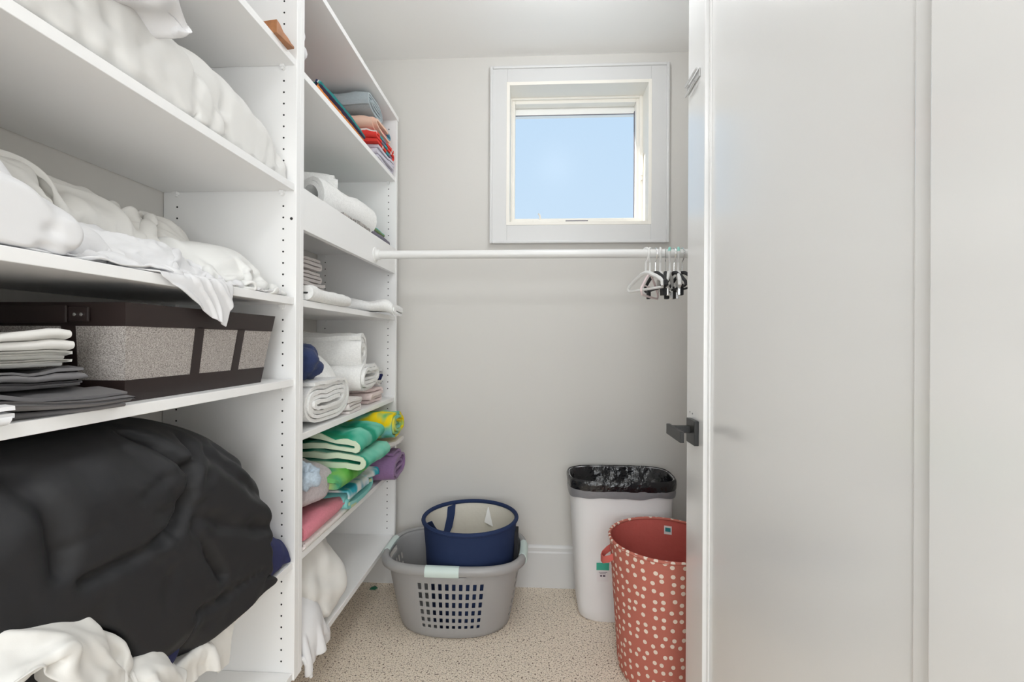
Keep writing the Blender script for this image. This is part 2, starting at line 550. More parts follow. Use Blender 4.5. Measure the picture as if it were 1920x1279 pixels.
c = PY(546.5, 410, Y1)
o = MB().cyl((c.x, Y1 - .0008, c.z), (c.x, Y1 + .001, c.z), .004, 12).build('connector_bolt', M_HOLE, u1)
o.matrix_parent_inverse = Matrix.Translation(-u1.location)
# ------------------------------------------------------------------ closet rod
RY = 1.918
RZ = H0 + (640 - 477) / F * RY
rod = empty('closet_rod', (XF, RY, RZ))
tag(rod, 'white closet rod running below the window', 'rod')
def rp(mb, name, m, **k):
    o = mb.build(name, m, rod, **k); o.matrix_parent_inverse = Matrix.Translation(-rod.location); return o
rp(MB().cyl((XF + .004, RY, RZ), (XR - .004, RY, RZ), .0175, 28), 'pole', M_ROD, smooth=True)
for xa, sg in ((XF - .003, 1), (XR, -1)):
    rp(MB().tube([(xa, RY, RZ), (xa + sg * .004, RY, RZ), (xa + sg * .008, RY, RZ), (xa + sg * .022, RY, RZ)], [.031, .031, .021, .021], 28), 'flange', M_ROD, smooth=True)
#%%SOFT
# ------------------------------------------------------------------ cloth solver (grid sheets and sewn bags)
def lerp_c(V, P, m, fr):
    V[m] = P[m] * fr + V[m] * (1 - fr)

class Slab:
    """shelf board: cloth rests on top and may hang over the front edge"""
    def __init__(s, ztop, front=XF, fr=.55, gap=.003):
        s.z, s.x, s.fr, s.g = ztop + gap, front + gap, fr, gap
    def __call__(s, V, P):
        inside = (V[..., 0] < s.x) & (V[..., 2] < s.z)
        if not inside.any():
            return
        dz = s.z - V[..., 2]; dx = s.x - V[..., 0]
        top = inside & ((dz < dx) | (P[..., 2] >= s.z - .004))
        fr = inside & ~top
        V[..., 2] = np.where(top, s.z, V[..., 2])
        V[..., 0] = np.where(fr, s.x, V[..., 0])
        for k in (0, 1):
            V[..., k] = np.where(top, P[..., k] * s.fr + V[..., k] * (1 - s.fr), V[..., k])
class Lim:
    def __init__(s, ax, lo=None, hi=None):
        s.a, s.lo, s.hi = ax, lo, hi
    def __call__(s, V, P):
        if s.lo is not None: V[..., s.a] = np.maximum(V[..., s.a], s.lo)
        if s.hi is not None: V[..., s.a] = np.minimum(V[..., s.a], s.hi)
class Ell:
    def __init__(s, c, r, fr=.5, p=2.0):
        s.c, s.r, s.fr, s.p = np.array(c), np.array(r), fr, p
    def __call__(s, V, P):
        q = (V - s.c) / s.r
        n = (np.abs(q) ** s.p).sum(-1) ** (1 / s.p)
        m = n < 1
        if not m.any():
            return
        n = np.maximum(n, 1e-3)
        proj = s.c + q / n[..., None] * s.r
        V[m] = proj[m]
        V[m] = P[m] * s.fr * .6 + V[m] * (1 - s.fr * .6)

def grid_sets(nu, nv):
    I, J = np.meshgrid(np.arange(nu), np.arange(nv), indexing='ij')
    S = []
    def add(mask, di, dj, kind):
        a = (I[mask], J[mask]); b = (I[mask] + di, J[mask] + dj)
        S.append((a, b, kind))
    for par in (0, 1):
        add((I % 2 == par) & (I < nu - 1), 1, 0, 's')
        add((J % 2 == par) & (J < nv - 1), 0, 1, 's')
        add((I % 2 == par) & (I < nu - 1) & (J < nv - 1), 1, 1, 'd')
        add((I % 2 == par) & (I < nu - 1) & (J > 0), 1, -1, 'd')
        add((I % 4 // 2 == par) & (I < nu - 2), 2, 0, 'b')
        add((J % 4 // 2 == par) & (J < nv - 2), 0, 2, 'b')
    return S

def simulate(V, du, dv, cols, steps=90, iters=6, g=-5.0, damp=.95, kb=.25, kd=.5, press=0.0, tufts=(), dt=1 / 60., pins=None):
    """V: (layers, nu, nv, 3); layers 2 = bag sewn along the border"""
    L, nu, nv, _ = V.shape
    S = grid_sets(nu, nv)
    rest = {(1, 0): du, (0, 1): dv, (2, 0): 2 * du, (0, 2): 2 * dv}
    dg = math.hypot(du, dv)
    sets = []
    for a, b, kind in S:
        di = int(b[0][0] - a[0][0]); dj = int(b[1][0] - a[1][0])
        r_ = dg if kind == 'd' else rest[(di, abs(dj))]
        sets.append((a, b, r_, {'s': 1., 'd': kd, 'b': kb}[kind]))
    Vel = np.zeros_like(V)
    for st_ in range(steps):
        P = V.copy()
        Vel[..., 2] += g * dt
        if press:
            A = np.zeros_like(V)
            A[:, 1:-1, 1:-1] = np.cross(V[:, 2:, 1:-1] - V[:, :-2, 1:-1], V[:, 1:-1, 2:] - V[:, 1:-1, :-2])
            A /= (4 * du * dv)
            A /= np.maximum(1.0, np.linalg.norm(A, axis=-1, keepdims=True))
            if L == 2:
                A[1] *= -1
            Vel += A * press * dt
        V = V + Vel * dt
        for it in range(iters):
            for a, b, r_, k in sets:
                A_ = V[:, a[0], a[1]]; B_ = V[:, b[0], b[1]]
                d = B_ - A_
                l = np.sqrt((d * d).sum(-1)) + 1e-9
                c_ = d * (((l - r_) / l) * .5 * k)[..., None]
                V[:, a[0], a[1]] = A_ + c_
                V[:, b[0], b[1]] = B_ - c_
            if L == 2:
                for sl in ((slice(None), 0), (slice(None), -1), (0, slice(None)), (-1, slice(None))):
                    mid = (V[(0,) + sl] + V[(1,) + sl]) / 2
                    V[(0,) + sl] = mid; V[(1,) + sl] = mid
                for (i, j, gap, w) in tufts:
                    a, b = V[0, i, j], V[1, i, j]
                    d = b - a; l = np.linalg.norm(d) + 1e-9
                    c_ = d * ((l - gap) / l * .5 * w)
                    V[0, i, j] = a + c_; V[1, i, j] = b - c_
            if pins is not None:
                for (l_, i, j, p) in pins:
                    V[l_, i, j] = p
        for cfn in cols:
            cfn(V, P)
        Vel = (V - P) / dt * damp
        sp = np.linalg.norm(Vel, axis=-1, keepdims=True)
        Vel *= np.minimum(1, 2.0 / (sp + 1e-9))
    return V

def sheet_obj(name, V, m, thick=.003, parent=None, sub=1, du=.01, dv=.01):
    L, nu, nv, _ = V.shape
    idx = np.arange(L * nu * nv).reshape(L, nu, nv)
    Fc = []
    pts = V.reshape(-1, 3)
    remap = np.arange(len(pts))
    if L == 2:
        for (i, j) in [(i, j) for i in range(nu) for j in (0, nv - 1)] + [(i, j) for j in range(nv) for i in (0, nu - 1)]:
            remap[idx[1, i, j]] = idx[0, i, j]
    for l in range(L):
        for i in range(nu - 1):
            for j in range(nv - 1):
                q = [idx[l, i, j], idx[l, i + 1, j], idx[l, i + 1, j + 1], idx[l, i, j + 1]]
                q = [int(remap[k]) for k in q]
                Fc.append(q if l == 0 else q[::-1])
    used = np.unique(np.array(Fc).ravel())
    back = -np.ones(len(pts), dtype=int); back[used] = np.arange(len(used))
    uvs = np.stack(np.meshgrid(np.arange(nu) * du, np.arange(nv) * dv, indexing='ij'), -1)
    uvs = np.concatenate([uvs.reshape(-1, 2)] * L)[used]
    org = pts[used].mean(0); org[2] = pts[used][:, 2].min()
    o = mesh_obj(name, pts[used] - org, [[back[k] for k in f] for f in Fc], m, parent, True, uv=uvs, loc=tuple(org))
    if L == 1:
        sd = o.modifiers.new('thickness', 'SOLIDIFY'); sd.thickness = thick; sd.offset = 0
    if sub:
        sb = o.modifiers.new('smooth', 'SUBSURF'); sb.levels = sub; sb.render_levels = sub
    return o

def normals(V):
    N = np.zeros_like(V)
    gu = np.gradient(V, axis=1); gv = np.gradient(V, axis=2)
    N = np.cross(gu, gv)
    return N / (np.linalg.norm(N, axis=-1, keepdims=True) + 1e-9)
def upsample(V):
    for ax in (1, 2):
        n = V.shape[ax]
        a = np.take(V, range(n - 1), ax); b = np.take(V, range(1, n), ax)
        p = np.take(V, np.maximum(np.arange(n - 1) - 1, 0), ax); q = np.take(V, np.minimum(np.arange(n - 1) + 2, n - 1), ax)
        mid = (9 * (a + b) - p - q) / 16
        out = np.empty(V.shape[:ax] + (2 * n - 1,) + V.shape[ax + 1:])
        sl = [slice(None)] * 4
        sl[ax] = slice(0, None, 2); out[tuple(sl)] = V
        sl[ax] = slice(1, None, 2); out[tuple(sl)] = mid
        V = out
    return V
def creases(V, du, dv, amp, wl, seed, ani=(1, .4)):
    """sharp crested folds running over the cloth"""
    L, nu, nv, _ = V.shape
    U, W = np.meshgrid(np.arange(nu) * du, np.arange(nv) * dv, indexing='ij')
    Q = np.stack([U, W, 0 * U], -1).reshape(-1, 3)
    wq = np.stack([sn(Q, .35, seed + 1), sn(Q, .35, seed + 2), 0 * Q[:, 0]], -1) * .07
    P = (Q + wq) * [ani[0], ani[1], 1]
    n1 = sn(P, wl, seed + 3); n2 = sn(P * 1.0, wl * .5, seed + 4); mk = .5 + .5 * sn(Q, .30, seed + 5)
    n3 = sn(P * [1.6, 1.6, 1], wl * .33, seed + 6)
    rd = lambda q: np.exp(-(q / .42) ** 2) - .4
    d = amp * rd(n1) + amp * .38 * rd(n2) + amp * .10 * rd(n3) * np.clip(1.2 * sn(Q, .2, seed + 7), 0, 1.5)
    d = (d * np.clip(.35 + mk, .2, 1.3)).reshape(nu, nv)
    N = normals(V)
    N[N[..., 2] < 0] *= 1
    sg = np.sign(N[..., 2].mean()) or 1
    return V + N * sg * d[None, :, :, None]
def pucker(V, du, dv, amp, wl, seed, reach=.09):
    """gathers that run in from the seam of a bag"""
    L, nu, nv, _ = V.shape
    U, W = np.meshgrid(np.arange(nu) * du, np.arange(nv) * dv, indexing='ij')
    su, sv = U.max(), W.max()
    Q = np.stack([U, W, 0 * U], -1).reshape(-1, 3)
    eu, ev = np.minimum(U, su - U), np.minimum(W, sv - W)
    a = sn(Q * [.25, 1, 1], wl, seed).reshape(nu, nv) * np.exp(-eu / reach) * np.minimum(1, eu / .012)
    b = sn(Q * [1, .25, 1], wl, seed + 1).reshape(nu, nv) * np.exp(-ev / reach) * np.minimum(1, ev / .012)
    c_ = .5 * sn(Q, wl * 2.5, seed + 2).reshape(nu, nv) * np.minimum(1, np.minimum(eu, ev) / .03)
    D = amp * (a + b + c_)
    N = normals(V)
    if L == 2:
        N[1] *= -1
    return V + N * D[None, :, :, None]

def sheet(name, m, size, start, end, cols, n=56, z=None, crumple=.02, seed=1, thick=.003, rot=0., steps=90, kb=.25, g=-5., iters=6, cscale=.12, aniso=(1, 1), fold=0., fwl=.10, fani=(1, .4), zmin=None):
    """cloth of real size (su, sv) squeezed into the rectangle start..end (x0,y0),(x1,y1) and dropped from height z"""
    su, sv = size
    nu = n; nv = max(8, int(n * sv / su))
    if nv > 90:
        nv = 90
    du, dv = su / (nu - 1), sv / (nv - 1)
    U, W = np.meshgrid(np.linspace(0, 1, nu), np.linspace(0, 1, nv), indexing='ij')
    cx, cy = (start[0] + end[0]) / 2, (start[1] + end[1]) / 2
    X = (U - .5) * (end[0] - start[0]); Y = (W - .5) * (end[1] - start[1])
    c_, s_ = math.cos(rot), math.sin(rot)
    V = np.stack([cx + X * c_ - Y * s_, cy + X * s_ + Y * c_, np.full_like(U, 0.)], -1)
    fl = V.reshape(-1, 3)
    zz = z(fl) if callable(z) else np.full(len(fl), z)
    Q = fl * [aniso[0], aniso[1], 0]
    fl[:, 2] = zz + crumple * np.abs(sn(Q, cscale, seed)) + crumple * .5 * sn(Q, cscale * .45, seed + 1)
    fl[:, 0] += crumple * .5 * sn(Q, cscale, seed + 2)
    fl[:, 1] += crumple * .5 * sn(Q, cscale, seed + 3)
    V = fl.reshape(1, nu, nv, 3)
    V = simulate(V, du, dv, cols, steps=steps, kb=kb, g=g, iters=iters)
    if fold:
        V = upsample(V); du, dv = du / 2, dv / 2
        V0 = V
        V = creases(V, du, dv, fold, fwl, seed, fani)
        for cfn in cols:
            if isinstance(cfn, (Slab, Lim)):
                cfn(V, V0)
    return sheet_obj(name, V, m, thick, du=du, dv=dv)

def bag(name, m, size, M, cols, n=(36, 46), press=14., g=-3., tufts=(), steps=110, kb=.15, sub=1, seed=1, thick0=.02, iters=6, post=None):
    """inflated sewn bag (pillow, comforter); M places its flat middle plane"""
    su, sv = size
    nu, nv = n
    du, dv = su / (nu - 1), sv / (nv - 1)
    U, W = np.meshgrid(np.linspace(-.5, .5, nu), np.linspace(-.5, .5, nv), indexing='ij')
    hgt = thick0 * (1 - (2 * U) ** 2) * (1 - (2 * W) ** 2)
    base = np.stack([U * su, W * sv, hgt], -1).reshape(-1, 3)
    low = base * [1, 1, -1]
    nz = .004 * sn(base, .09, seed)[:, None] * np.array([0, 0, 1.])
    MM = np.array(M)
    tr = lambda a: a @ MM[:3, :3].T + MM[:3, 3]
    V = np.stack([tr(base + nz).reshape(nu, nv, 3), tr(low - nz).reshape(nu, nv, 3)])
    cols = list(cols) + [Lim(0, hi=-.60)]
    V = simulate(V, du, dv, cols, steps=steps, kb=kb, press=press, g=g, tufts=tufts, iters=iters)
    if post is not None:
        V0 = V
        V = post(V)
        for cfn in cols:
            if isinstance(cfn, (Slab, Lim)):
                cfn(V, V0)
    return sheet_obj(name, V, m, 0, sub=sub, du=du, dv=dv)

# ------------------------------------------------------------------ folded and rolled cloth
def smooth_noise1(n, seed, amp):
    rg = np.random.RandomState(seed)
    t = np.linspace(0, 1, n)
    return amp * sum(rg.normal() * np.sin(2 * math.pi * (k * t + rg.rand())) / k for k in range(1, 4))

def fold_path(L, layers, t, seed=0, h=None, jit=.012):
    rg = np.random.RandomState(seed)
    h = h or t * 1.12
    pts = []
    for i in range(layers):
        a0, a1 = -L / 2 + rg.uniform(0, jit), L / 2 - rg.uniform(0, jit)
        if i % 2:
            a0, a1 = a1, a0
        us = np.linspace(a0, a1, 9)
        for u in us:
            pts.append((u, h * i))
        if i < layers - 1:
            sg = 1 if i % 2 == 0 else -1
            for k in range(1, 6):
                a = -math.pi / 2 + math.pi * k / 6
                pts.append((us[-1] + sg * math.cos(a) * h / 2, h * i + h / 2 + math.sin(a) * h / 2))
    p = np.array(pts)
    p[:, 1] += t / 2
    return p
def roll_path(Rr, t, seed=0, flat=1.0, gap=1.12, r0=.006):
    turns = max(1.3, (Rr - r0) / (t * gap))
    n = int(turns * 18)
    a = np.linspace(0, turns * 2 * math.pi, n)
    r_ = r0 + (Rr - r0 - t / 2) * a / a[-1]
    ph = seed * 1.7
    p = np.stack([r_ * np.cos(a + ph), r_ * np.sin(a + ph) * flat], 1)
    p[:, 1] += -p[:, 1].min() + t / 2
    return p
def wrap_path(L, hgt, t, turns=None, seed=0, f0=.10):
    """flat roll: towel folded over and over, rounded rectangle spiral"""
    turns = (hgt / 2) * (1 - f0) / (t * 1.12)
    pts = []
    n = 26
    N = int(turns * n) + 1
    for k in range(N + 1):
        a = 2 * math.pi * k / n + seed
        f = f0 + (1 - f0) * k / N
        rx, rz = (L / 2 - hgt / 2) + (hgt / 2 - t / 2) * f, (hgt / 2 - t / 2) * f
        ca, sa = math.cos(a), math.sin(a)
        pts.append((rx * math.copysign(abs(ca) ** .6, ca), rz * math.copysign(abs(sa) ** .85, sa)))
    p = np.array(pts)
    p[:, 1] += hgt / 2
    return p

def ribbon(name, m, path, t, width, axis, loc, rz=0., nv=14, wob=.006, seed=0, droop=None, tilt=0., parent=None, ry=0., skew=0.):
    """cloth of thickness t following a 2-d path (u,z), extruded by width along v. axis 'x': v runs along x, 'y': v runs along y"""
    path = np.asarray(path, float)
    d = np.gradient(path, axis=0)
    d /= np.linalg.norm(d, axis=1)[:, None] + 1e-9
    nrm = np.stack([-d[:, 1], d[:, 0]], 1)
    s = np.concatenate([[0], np.cumsum(np.linalg.norm(np.diff(path, axis=0), axis=1))])
    n = len(path)
    sides = [path + nrm * t / 2, path - nrm * t / 2]
    v = np.linspace(-width / 2, width / 2, nv)
    V, UV = [], []
    rg = np.random.RandomState(seed + 77)
    endj = [smooth_noise1(n, seed + 5, .006), smooth_noise1(n, seed + 9, .006)]
    for sd in sides:
        for j in range(nv):
            f = j / (nv - 1)
            vv = v[j] + endj[0] * (1 - f) + endj[1] * f
            q = sd.copy()
            e = min(f, 1 - f) * (nv - 1)
            if e < 1:   # ends are a touch slimmer so the layers read
                q = path + (sd - path) * .8
            V.append(np.stack([q[:, 0] + skew * vv, vv, q[:, 1]], 1))
            UV.append(np.stack([s, np.full(n, v[j] + width / 2)], 1))
    V = np.concatenate(V); UV = np.concatenate(UV)
    dz = wob * sn(V, .16, seed) + wob * .4 * sn(V, .06, seed + 3)
    hh = np.clip(V[:, 2] / max(1e-6, V[:, 2].max()), 0, 1)
    V[:, 2] += dz * (.15 + .85 * hh)
    V[:, 0] += wob * .7 * sn(V, .2, seed + 1) * hh
    if tilt:
        V[:, 2] += tilt * (V[:, 1] if True else 0)
    if axis == 'x':
        V = V[:, [1, 0, 2]] * [1, 1, 1]
    if droop:
        V[:, 2] += droop(V)
    idx = lambda sd, j, i: sd * nv * n + j * n + i
    Fc = []
    for j in range(nv - 1):
        for i in range(n - 1):
            Fc.append((idx(0, j, i), idx(0, j, i + 1), idx(0, j + 1, i + 1), idx(0, j + 1, i)))
            Fc.append((idx(1, j, i), idx(1, j + 1, i), idx(1, j + 1, i + 1), idx(1, j, i + 1)))
        Fc.append((idx(0, j, 0), idx(0, j + 1, 0), idx(1, j + 1, 0), idx(1, j, 0)))
        Fc.append((idx(0, j, n - 1), idx(1, j, n - 1), idx(1, j + 1, n - 1), idx(0, j + 1, n - 1)))
    for i in range(n - 1):
        Fc.append((idx(0, 0, i), idx(1, 0, i), idx(1, 0, i + 1), idx(0, 0, i + 1)))
        Fc.append((idx(0, nv - 1, i), idx(0, nv - 1, i + 1), idx(1, nv - 1, i + 1), idx(1, nv - 1, i)))
    if axis == 'x':
        Fc = [f[::-1] for f in Fc]
    o = mesh_obj(name, V, Fc, m, parent, True, uv=UV, sharp=55, loc=loc)
    o.rotation_euler = (0, ry, rz)
    return o

def blob(name, m, c, r, seed=1, amp=.012, sc=.12, p=2.3, floor=None, n=(48, 28), ridge=.0, parent=None, fn=None):
    """soft lump with creases"""
    nu, nv = n
    V = []
    for j in range(nv + 1):
        ph = -math.pi / 2 + math.pi * j / nv
        for i in range(nu):
            th = 2 * math.pi * i / nu
            q = np.array([math.cos(ph) * math.cos(th), math.cos(ph) * math.sin(th), math.sin(ph)])
            q = q / ((np.abs(q) ** p).sum() ** (1 / p))
            V.append(q)
    N = np.array(V)
    V = N * np.array(r)
    D = amp * sn(V, sc, seed) + amp * .5 * sn(V, sc * .4, seed + 1)
    if ridge:
        D -= ridge * np.exp(-(sn(V, sc * 1.6, seed + 2) / .16) ** 2)
    V = V + N * D[:, None]
    if fn is not None:
        V = fn(V)
    if floor is not None:
        V[:, 2] = np.maximum(V[:, 2], floor - c[2])
    Fc = []
    for j in range(nv):
        for i in range(nu):
            k = (i + 1) % nu
            Fc.append((j * nu + i, j * nu + k, (j + 1) * nu + k, (j + 1) * nu + i))
    o = mesh_obj(name, V, Fc, m, parent, True, loc=c)
    return o

ZA, ZB_, ZC, ZD = [H0 + q + TH for q in (RELA, RELB, RELC, RELD)]
Z1, Z2, Z3, Z4, Z5, Z6 = [H0 + q + TH for q in (S1, S2, S3, S4, S5, S6)]
WL = Lim(0, lo=XL + .006)
YDIV = Lim(1, lo=.40, hi=Y1 - .006)
YR2 = Lim(1, lo=Y1 + 2 * PT + .004, hi=Y2 - .004)
MT = Matrix.Translation
def RX(a): return Matrix.Rotation(R(a), 4, 'X')
def RYm(a): return Matrix.Rotation(R(a), 4, 'Y')
def RZm(a): return Matrix.Rotation(R(a), 4, 'Z')

def lumps(x0, x1, y0, y1, z, n, r0, r1, seed, fr=.6):
    rg = np.random.RandomState(seed)
    return [Ell((rg.uniform(x0, x1), rg.uniform(y0, y1), z + rg.uniform(-.02, .02)), (rg.uniform(r0, r1), rg.uniform(r0, r1) * 1.6, rg.uniform(r0, r1)), fr) for _ in range(n)]
# ---- bed pillows and bundle (second shelf down, near bay)
XE = Lim(0, hi=XF - .004)
def pk(size, n, amp, wl, seed, reach=.09):
    return lambda V: pucker(V, size[0] / (n[0] - 1), size[1] / (n[1] - 1), amp, wl, seed, reach)
p2 = bag('pillow', M_PILLOW, (.38, .53), MT((-.885, 1.01, ZA + .08)) @ RX(5), [Slab(ZA), WL, Lim(0, hi=XF - .020), YDIV], press=10, n=(64, 80), seed=3, kb=.2, steps=70, post=pk((.38, .53), (64, 80), .006, .04, 3))
tag(p2, 'white pillow with creased corner, against the divider panel', 'pillow', 'bed pillows')
p1 = bag('pillow', M_PILLOW, (.40, .58), MT((-.875, .785, ZA + .09)) @ RX(6) @ RYm(2), [Slab(ZA), WL, Lim(0, hi=XF - .006), Lim(1, lo=.42, hi=1.05), Ell((-.88, 1.12, ZA + .05), (.20, .22, .07), p=3)], press=10, n=(64, 84), seed=8, kb=.2, steps=70, post=pk((.40, .58), (64, 84), .0055, .038, 8))
tag(p1, 'plump white pillow in the middle of its shelf, seam along the front', 'pillow', 'bed pillows')
b1 = bag('duvet_insert', M_SHEET, (.44, .46), MT((-.862, .56, ZA + .19)) @ RX(-2) @ RYm(4) @ RZm(6), [Lim(2, lo=ZA + .10, hi=H0 + LT - .006), WL, Lim(1, lo=.375, hi=.80)], press=9, n=(64, 68), seed=12, kb=.15, steps=60, post=pk((.44, .46), (64, 68), .014, .10, 12, .3))
tag(b1, 'bunched white duvet lying on top of the pillows', 'duvet')

# ---- crumpled sheets (third shelf down, near bay)
ZTOP = Lim(2, hi=H0 + RELA - .012)
E_back = [Ell((-.96, .72, ZB_ + .02), (.11, .44, .18), .9), Ell((-.94, 1.06, ZB_ + .02), (.12, .16, .15), .9)] + lumps(-.98, -.86, .48, 1.12, ZB_ + .12, 10, .04, .065, 2, .9)
sh1 = sheet('bed_sheet', M_SHEETW, (.80, 1.30), (-1.05, .40), (-.80, 1.24), [Slab(ZB_, fr=.9), WL, XE, YDIV, ZTOP] + E_back, n=64, z=ZB_ + .21, crumple=.03, seed=21, cscale=.09, aniso=(1.3, .5), steps=55, kb=.4, fold=.020, fwl=.12, fani=(1, .3))
tag(sh1, 'rumpled white sheet heaped along the back of its shelf', 'bed sheet', 'crumpled bed sheets')
E_mid = [Ell((-.81, .86, ZB_), (.09, .20, .085), .9), Ell((-.82, 1.04, ZB_), (.08, .13, .07), .9)] + lumps(-.84, -.74, .70, 1.10, ZB_ + .04, 8, .025, .045, 5, .9)
sh2 = sheet('bed_sheet', M_SHEET, (.46, .95), (-.93, .62), (-.70, 1.15), [Slab(ZB_, fr=.9), WL, XE, YDIV] + E_mid, n=48, z=ZB_ + .11, crumple=.03, seed=33, cscale=.08, aniso=(1, .7), steps=55, kb=.4, fold=.014, fwl=.10, fani=(1, .35))
tag(sh2, 'crumpled white sheet in the middle of its shelf above the brown basket', 'bed sheet', 'crumpled bed sheets')
sh3 = sheet('bed_sheet', M_SHEET, (.46, .56), (-.90, .37), (-.715, .70), [Slab(ZB_, fr=.9), WL, Lim(0, hi=XF - .03), YDIV, Ell((-.80, .46, ZB_ + .0), (.07, .21, .14), .9)] + lumps(-.82, -.76, .42, .62, ZB_ + .08, 5, .03, .05, 9, .9), n=56, z=ZB_ + .16, crumple=.028, seed=41, cscale=.08, rot=.12, aniso=(1, .5), steps=55, kb=.4, fold=.016, fwl=.11, fani=(1, .3))
tag(sh3, 'white sheet bunched at the near left end behind the soft roll', 'bed sheet', 'crumpled bed sheets')
tg = bag('bed_sheet', M_SHEET, (.20, .44), MT((-.755, .535, ZB_ + .085)) @ RX(-13) @ RYm(12) @ RZm(-9), [Slab(ZB_), WL, Lim(0, hi=XF - .004), YDIV], press=7, n=(44, 84), seed=44, kb=.2, steps=50, g=-1.5, post=pk((.20, .44), (44, 84), .010, .075, 44, .2))
tag(tg, 'white sheet folded into a soft roll sloping down to the shelf edge', 'bed sheet', 'crumpled bed sheets')
sh4 = sheet('bed_sheet', M_SHEET, (.34, .32), (-.955, .75), (-.655, 1.035), [Slab(ZB_, fr=.95), WL, YDIV], n=44, z=ZB_ + .04, crumple=.012, seed=52, cscale=.09, steps=110, rot=-.42, aniso=(.5, 1), fold=.008, fwl=.08, fani=(.35, 1))
tag(sh4, 'white sheet corner hanging over the shelf edge above the basket', 'bed sheet', 'crumpled bed sheets')
pad = sheet('mattress_pad', M_QUILT, (.46, .44), (-1.0, .98), (-.71, 1.25), [Slab(ZB_, fr=.9), WL, XE, YDIV, Ell((-.86, 1.10, ZB_), (.15, .14, .12), .9, p=2.4)], n=44, z=ZB_ + .14, crumple=.02, seed=60, thick=.008, kb=.5, steps=60, fold=.010, fwl=.12)
tag(pad, 'quilted white mattress pad folded beside the divider panel', 'mattress pad')

# ---- lidless fabric basket with brown trim (fourth shelf down)
M_TWEED = mat('grey_tweed', (.30, .27, .24), .95, spec=.1)
nt = M_TWEED.node_tree
tc = nt.nodes.new('ShaderNodeTexCoord'); n1 = nt.nodes.new('ShaderNodeTexNoise'); n1.inputs['Scale'].default_value = 520; n1.inputs['Detail'].default_value = 3
n1.inputs['Roughness'].default_value = .8
nt.links.new(tc.outputs['Object'], n1.inputs['Vector'])
rp_ = nt.nodes.new('ShaderNodeValToRGB'); rp_.color_ramp.elements[0].position = .36; rp_.color_ramp.elements[1].position = .64
rp_.color_ramp.elements[0].color = (.17, .15, .14, 1); rp_.color_ramp.elements[1].color = (.58, .54, .51, 1)
nt.links.new(n1.outputs['Fac'], rp_.inputs[0]); nt.links.new(rp_.outputs[0], nt.nodes['Principled BSDF'].inputs['Base Color'])
bm_ = nt.nodes.new('ShaderNodeBump'); bm_.inputs['Strength'].default_value = .3; bm_.inputs['Distance'].default_value = .002
nt.links.new(n1.outputs['Fac'], bm_.inputs['Height']); nt.links.new(bm_.outputs[0], nt.nodes['Principled BSDF'].inputs['Normal'])
M_LEATH = mat('dark_brown_leatherette', (.024, .015, .014), .42, bump=(600, .08, .001), spec=.45)
BB = dict(c0=PZ(230, 755, ZC), c1=PZ(490, 717, ZC))
bx0 = XL + .035
byn, byf = BB['c0'].y, BB['c1'].y
bxf = (BB['c0'].x + BB['c1'].x) / 2
BHt = .172
fl = .024
bk = empty('storage_basket', ((bx0 + bxf) / 2, (byn + byf) / 2, ZC))
tag(bk, 'grey tweed storage basket with dark brown trim', 'basket')
def bring(h, o=0.):
    f = fl * h / BHt + o
    z = h
    cx, cy = (bx0 + bxf) / 2, (byn + byf) / 2
    X0, X1, Y0_, Y1_ = bx0 - f * .3 - cx, bxf + f - cx, byn - f - cy, byf + f - cy
    return [(X0, Y0_, z), (X1, Y0_, z), (X1, Y1_, z), (X0, Y1_, z)]
MB().loft([bring(.001), bring(BHt - .002), bring(BHt - .002, -.006), bring(.008, -.006)], True, True).build('body', M_TWEED, bk)
MB().loft([bring(0, .001), bring(.039, .0012), bring(.039, 0)], True, True).build('bottom_band', M_LEATH, bk, bevel=.0006)
MB().loft([bring(BHt - .040, 0), bring(BHt - .040, .0012), bring(BHt, .0012), bring(BHt, -.008), bring(BHt - .04, -.008)], False, False).build('top_band', M_LEATH, bk, bevel=.0006)
def strap(u, side, w=.0125):
    """u = fraction along the side"""
    mb = MB()
    rings = []
    for h in (.036, BHt - .036):
        q = bring(h, .0012); q0 = bring(h, -.001)
        a, b = (q[1], q[2]) if side == 'front' else (q[0], q[1])
        a0, b0 = (q0[1], q0[2]) if side == 'front' else (q0[0], q0[1])
        L_ = Vector(b) - Vector(a); ln = L_.length
        e1 = Vector(a) + L_ * (u - w / ln); e2 = Vector(a) + L_ * (u + w / ln)
        off = Vector((-.003, 0, 0)) if side == 'front' else Vector((0, .003, 0))
        rings.append([e1, e2, e2 + off, e1 + off])
    mb.loft(rings, True, True).build('strap', M_LEATH, bk)
for u in (.40, .71):
    strap(u, 'front')
for u in (.30, .70):
    strap(u, 'near')
# end handle with riveted plates
q = bring(BHt - .02, .002)
yy = q[0][1]
xa, xb = q[0][0], q[1][0]
zc = BHt - .021
hx1 = xb - .098
hd = MB().box(hx1 - .16, hx1, yy - .008, yy - .003, zc - .014, zc + .016).build('handle', M_LEATH, bk, bevel=.002)
for xx in (hx1 + .014, hx1 - .174):
    hp_ = MB().box(xx - .014, xx + .022, yy - .005, yy, zc - .012, zc + .013).build('handle_plate', M_LEATH, bk, bevel=.002)
    for k in (0, .012):
        MB().tube([(xx + k, yy - .004, zc), (xx + k, yy - .0075, zc), (xx + k, yy - .0085, zc)], [.003, .003, .001], 12).build('rivet', M_CHROME, hp_, smooth=True)

# ---- folded linens in front of the basket
M_GREYL = mat('charcoal_sateen', (.16, .155, .16), .55, bump=(700, .1, .001), spec=.4)
YS = 0.02
def folded(name, m, label, cat, group, L, layers, t, width, axis, loc, **k):
    o = ribbon(name, m, fold_path(L, layers, t, k.get('seed', 0), h=k.pop('h', None), jit=k.pop('jit', .012)), t, width, axis, loc, **k)
    tag(o, label, cat, group)
    return o
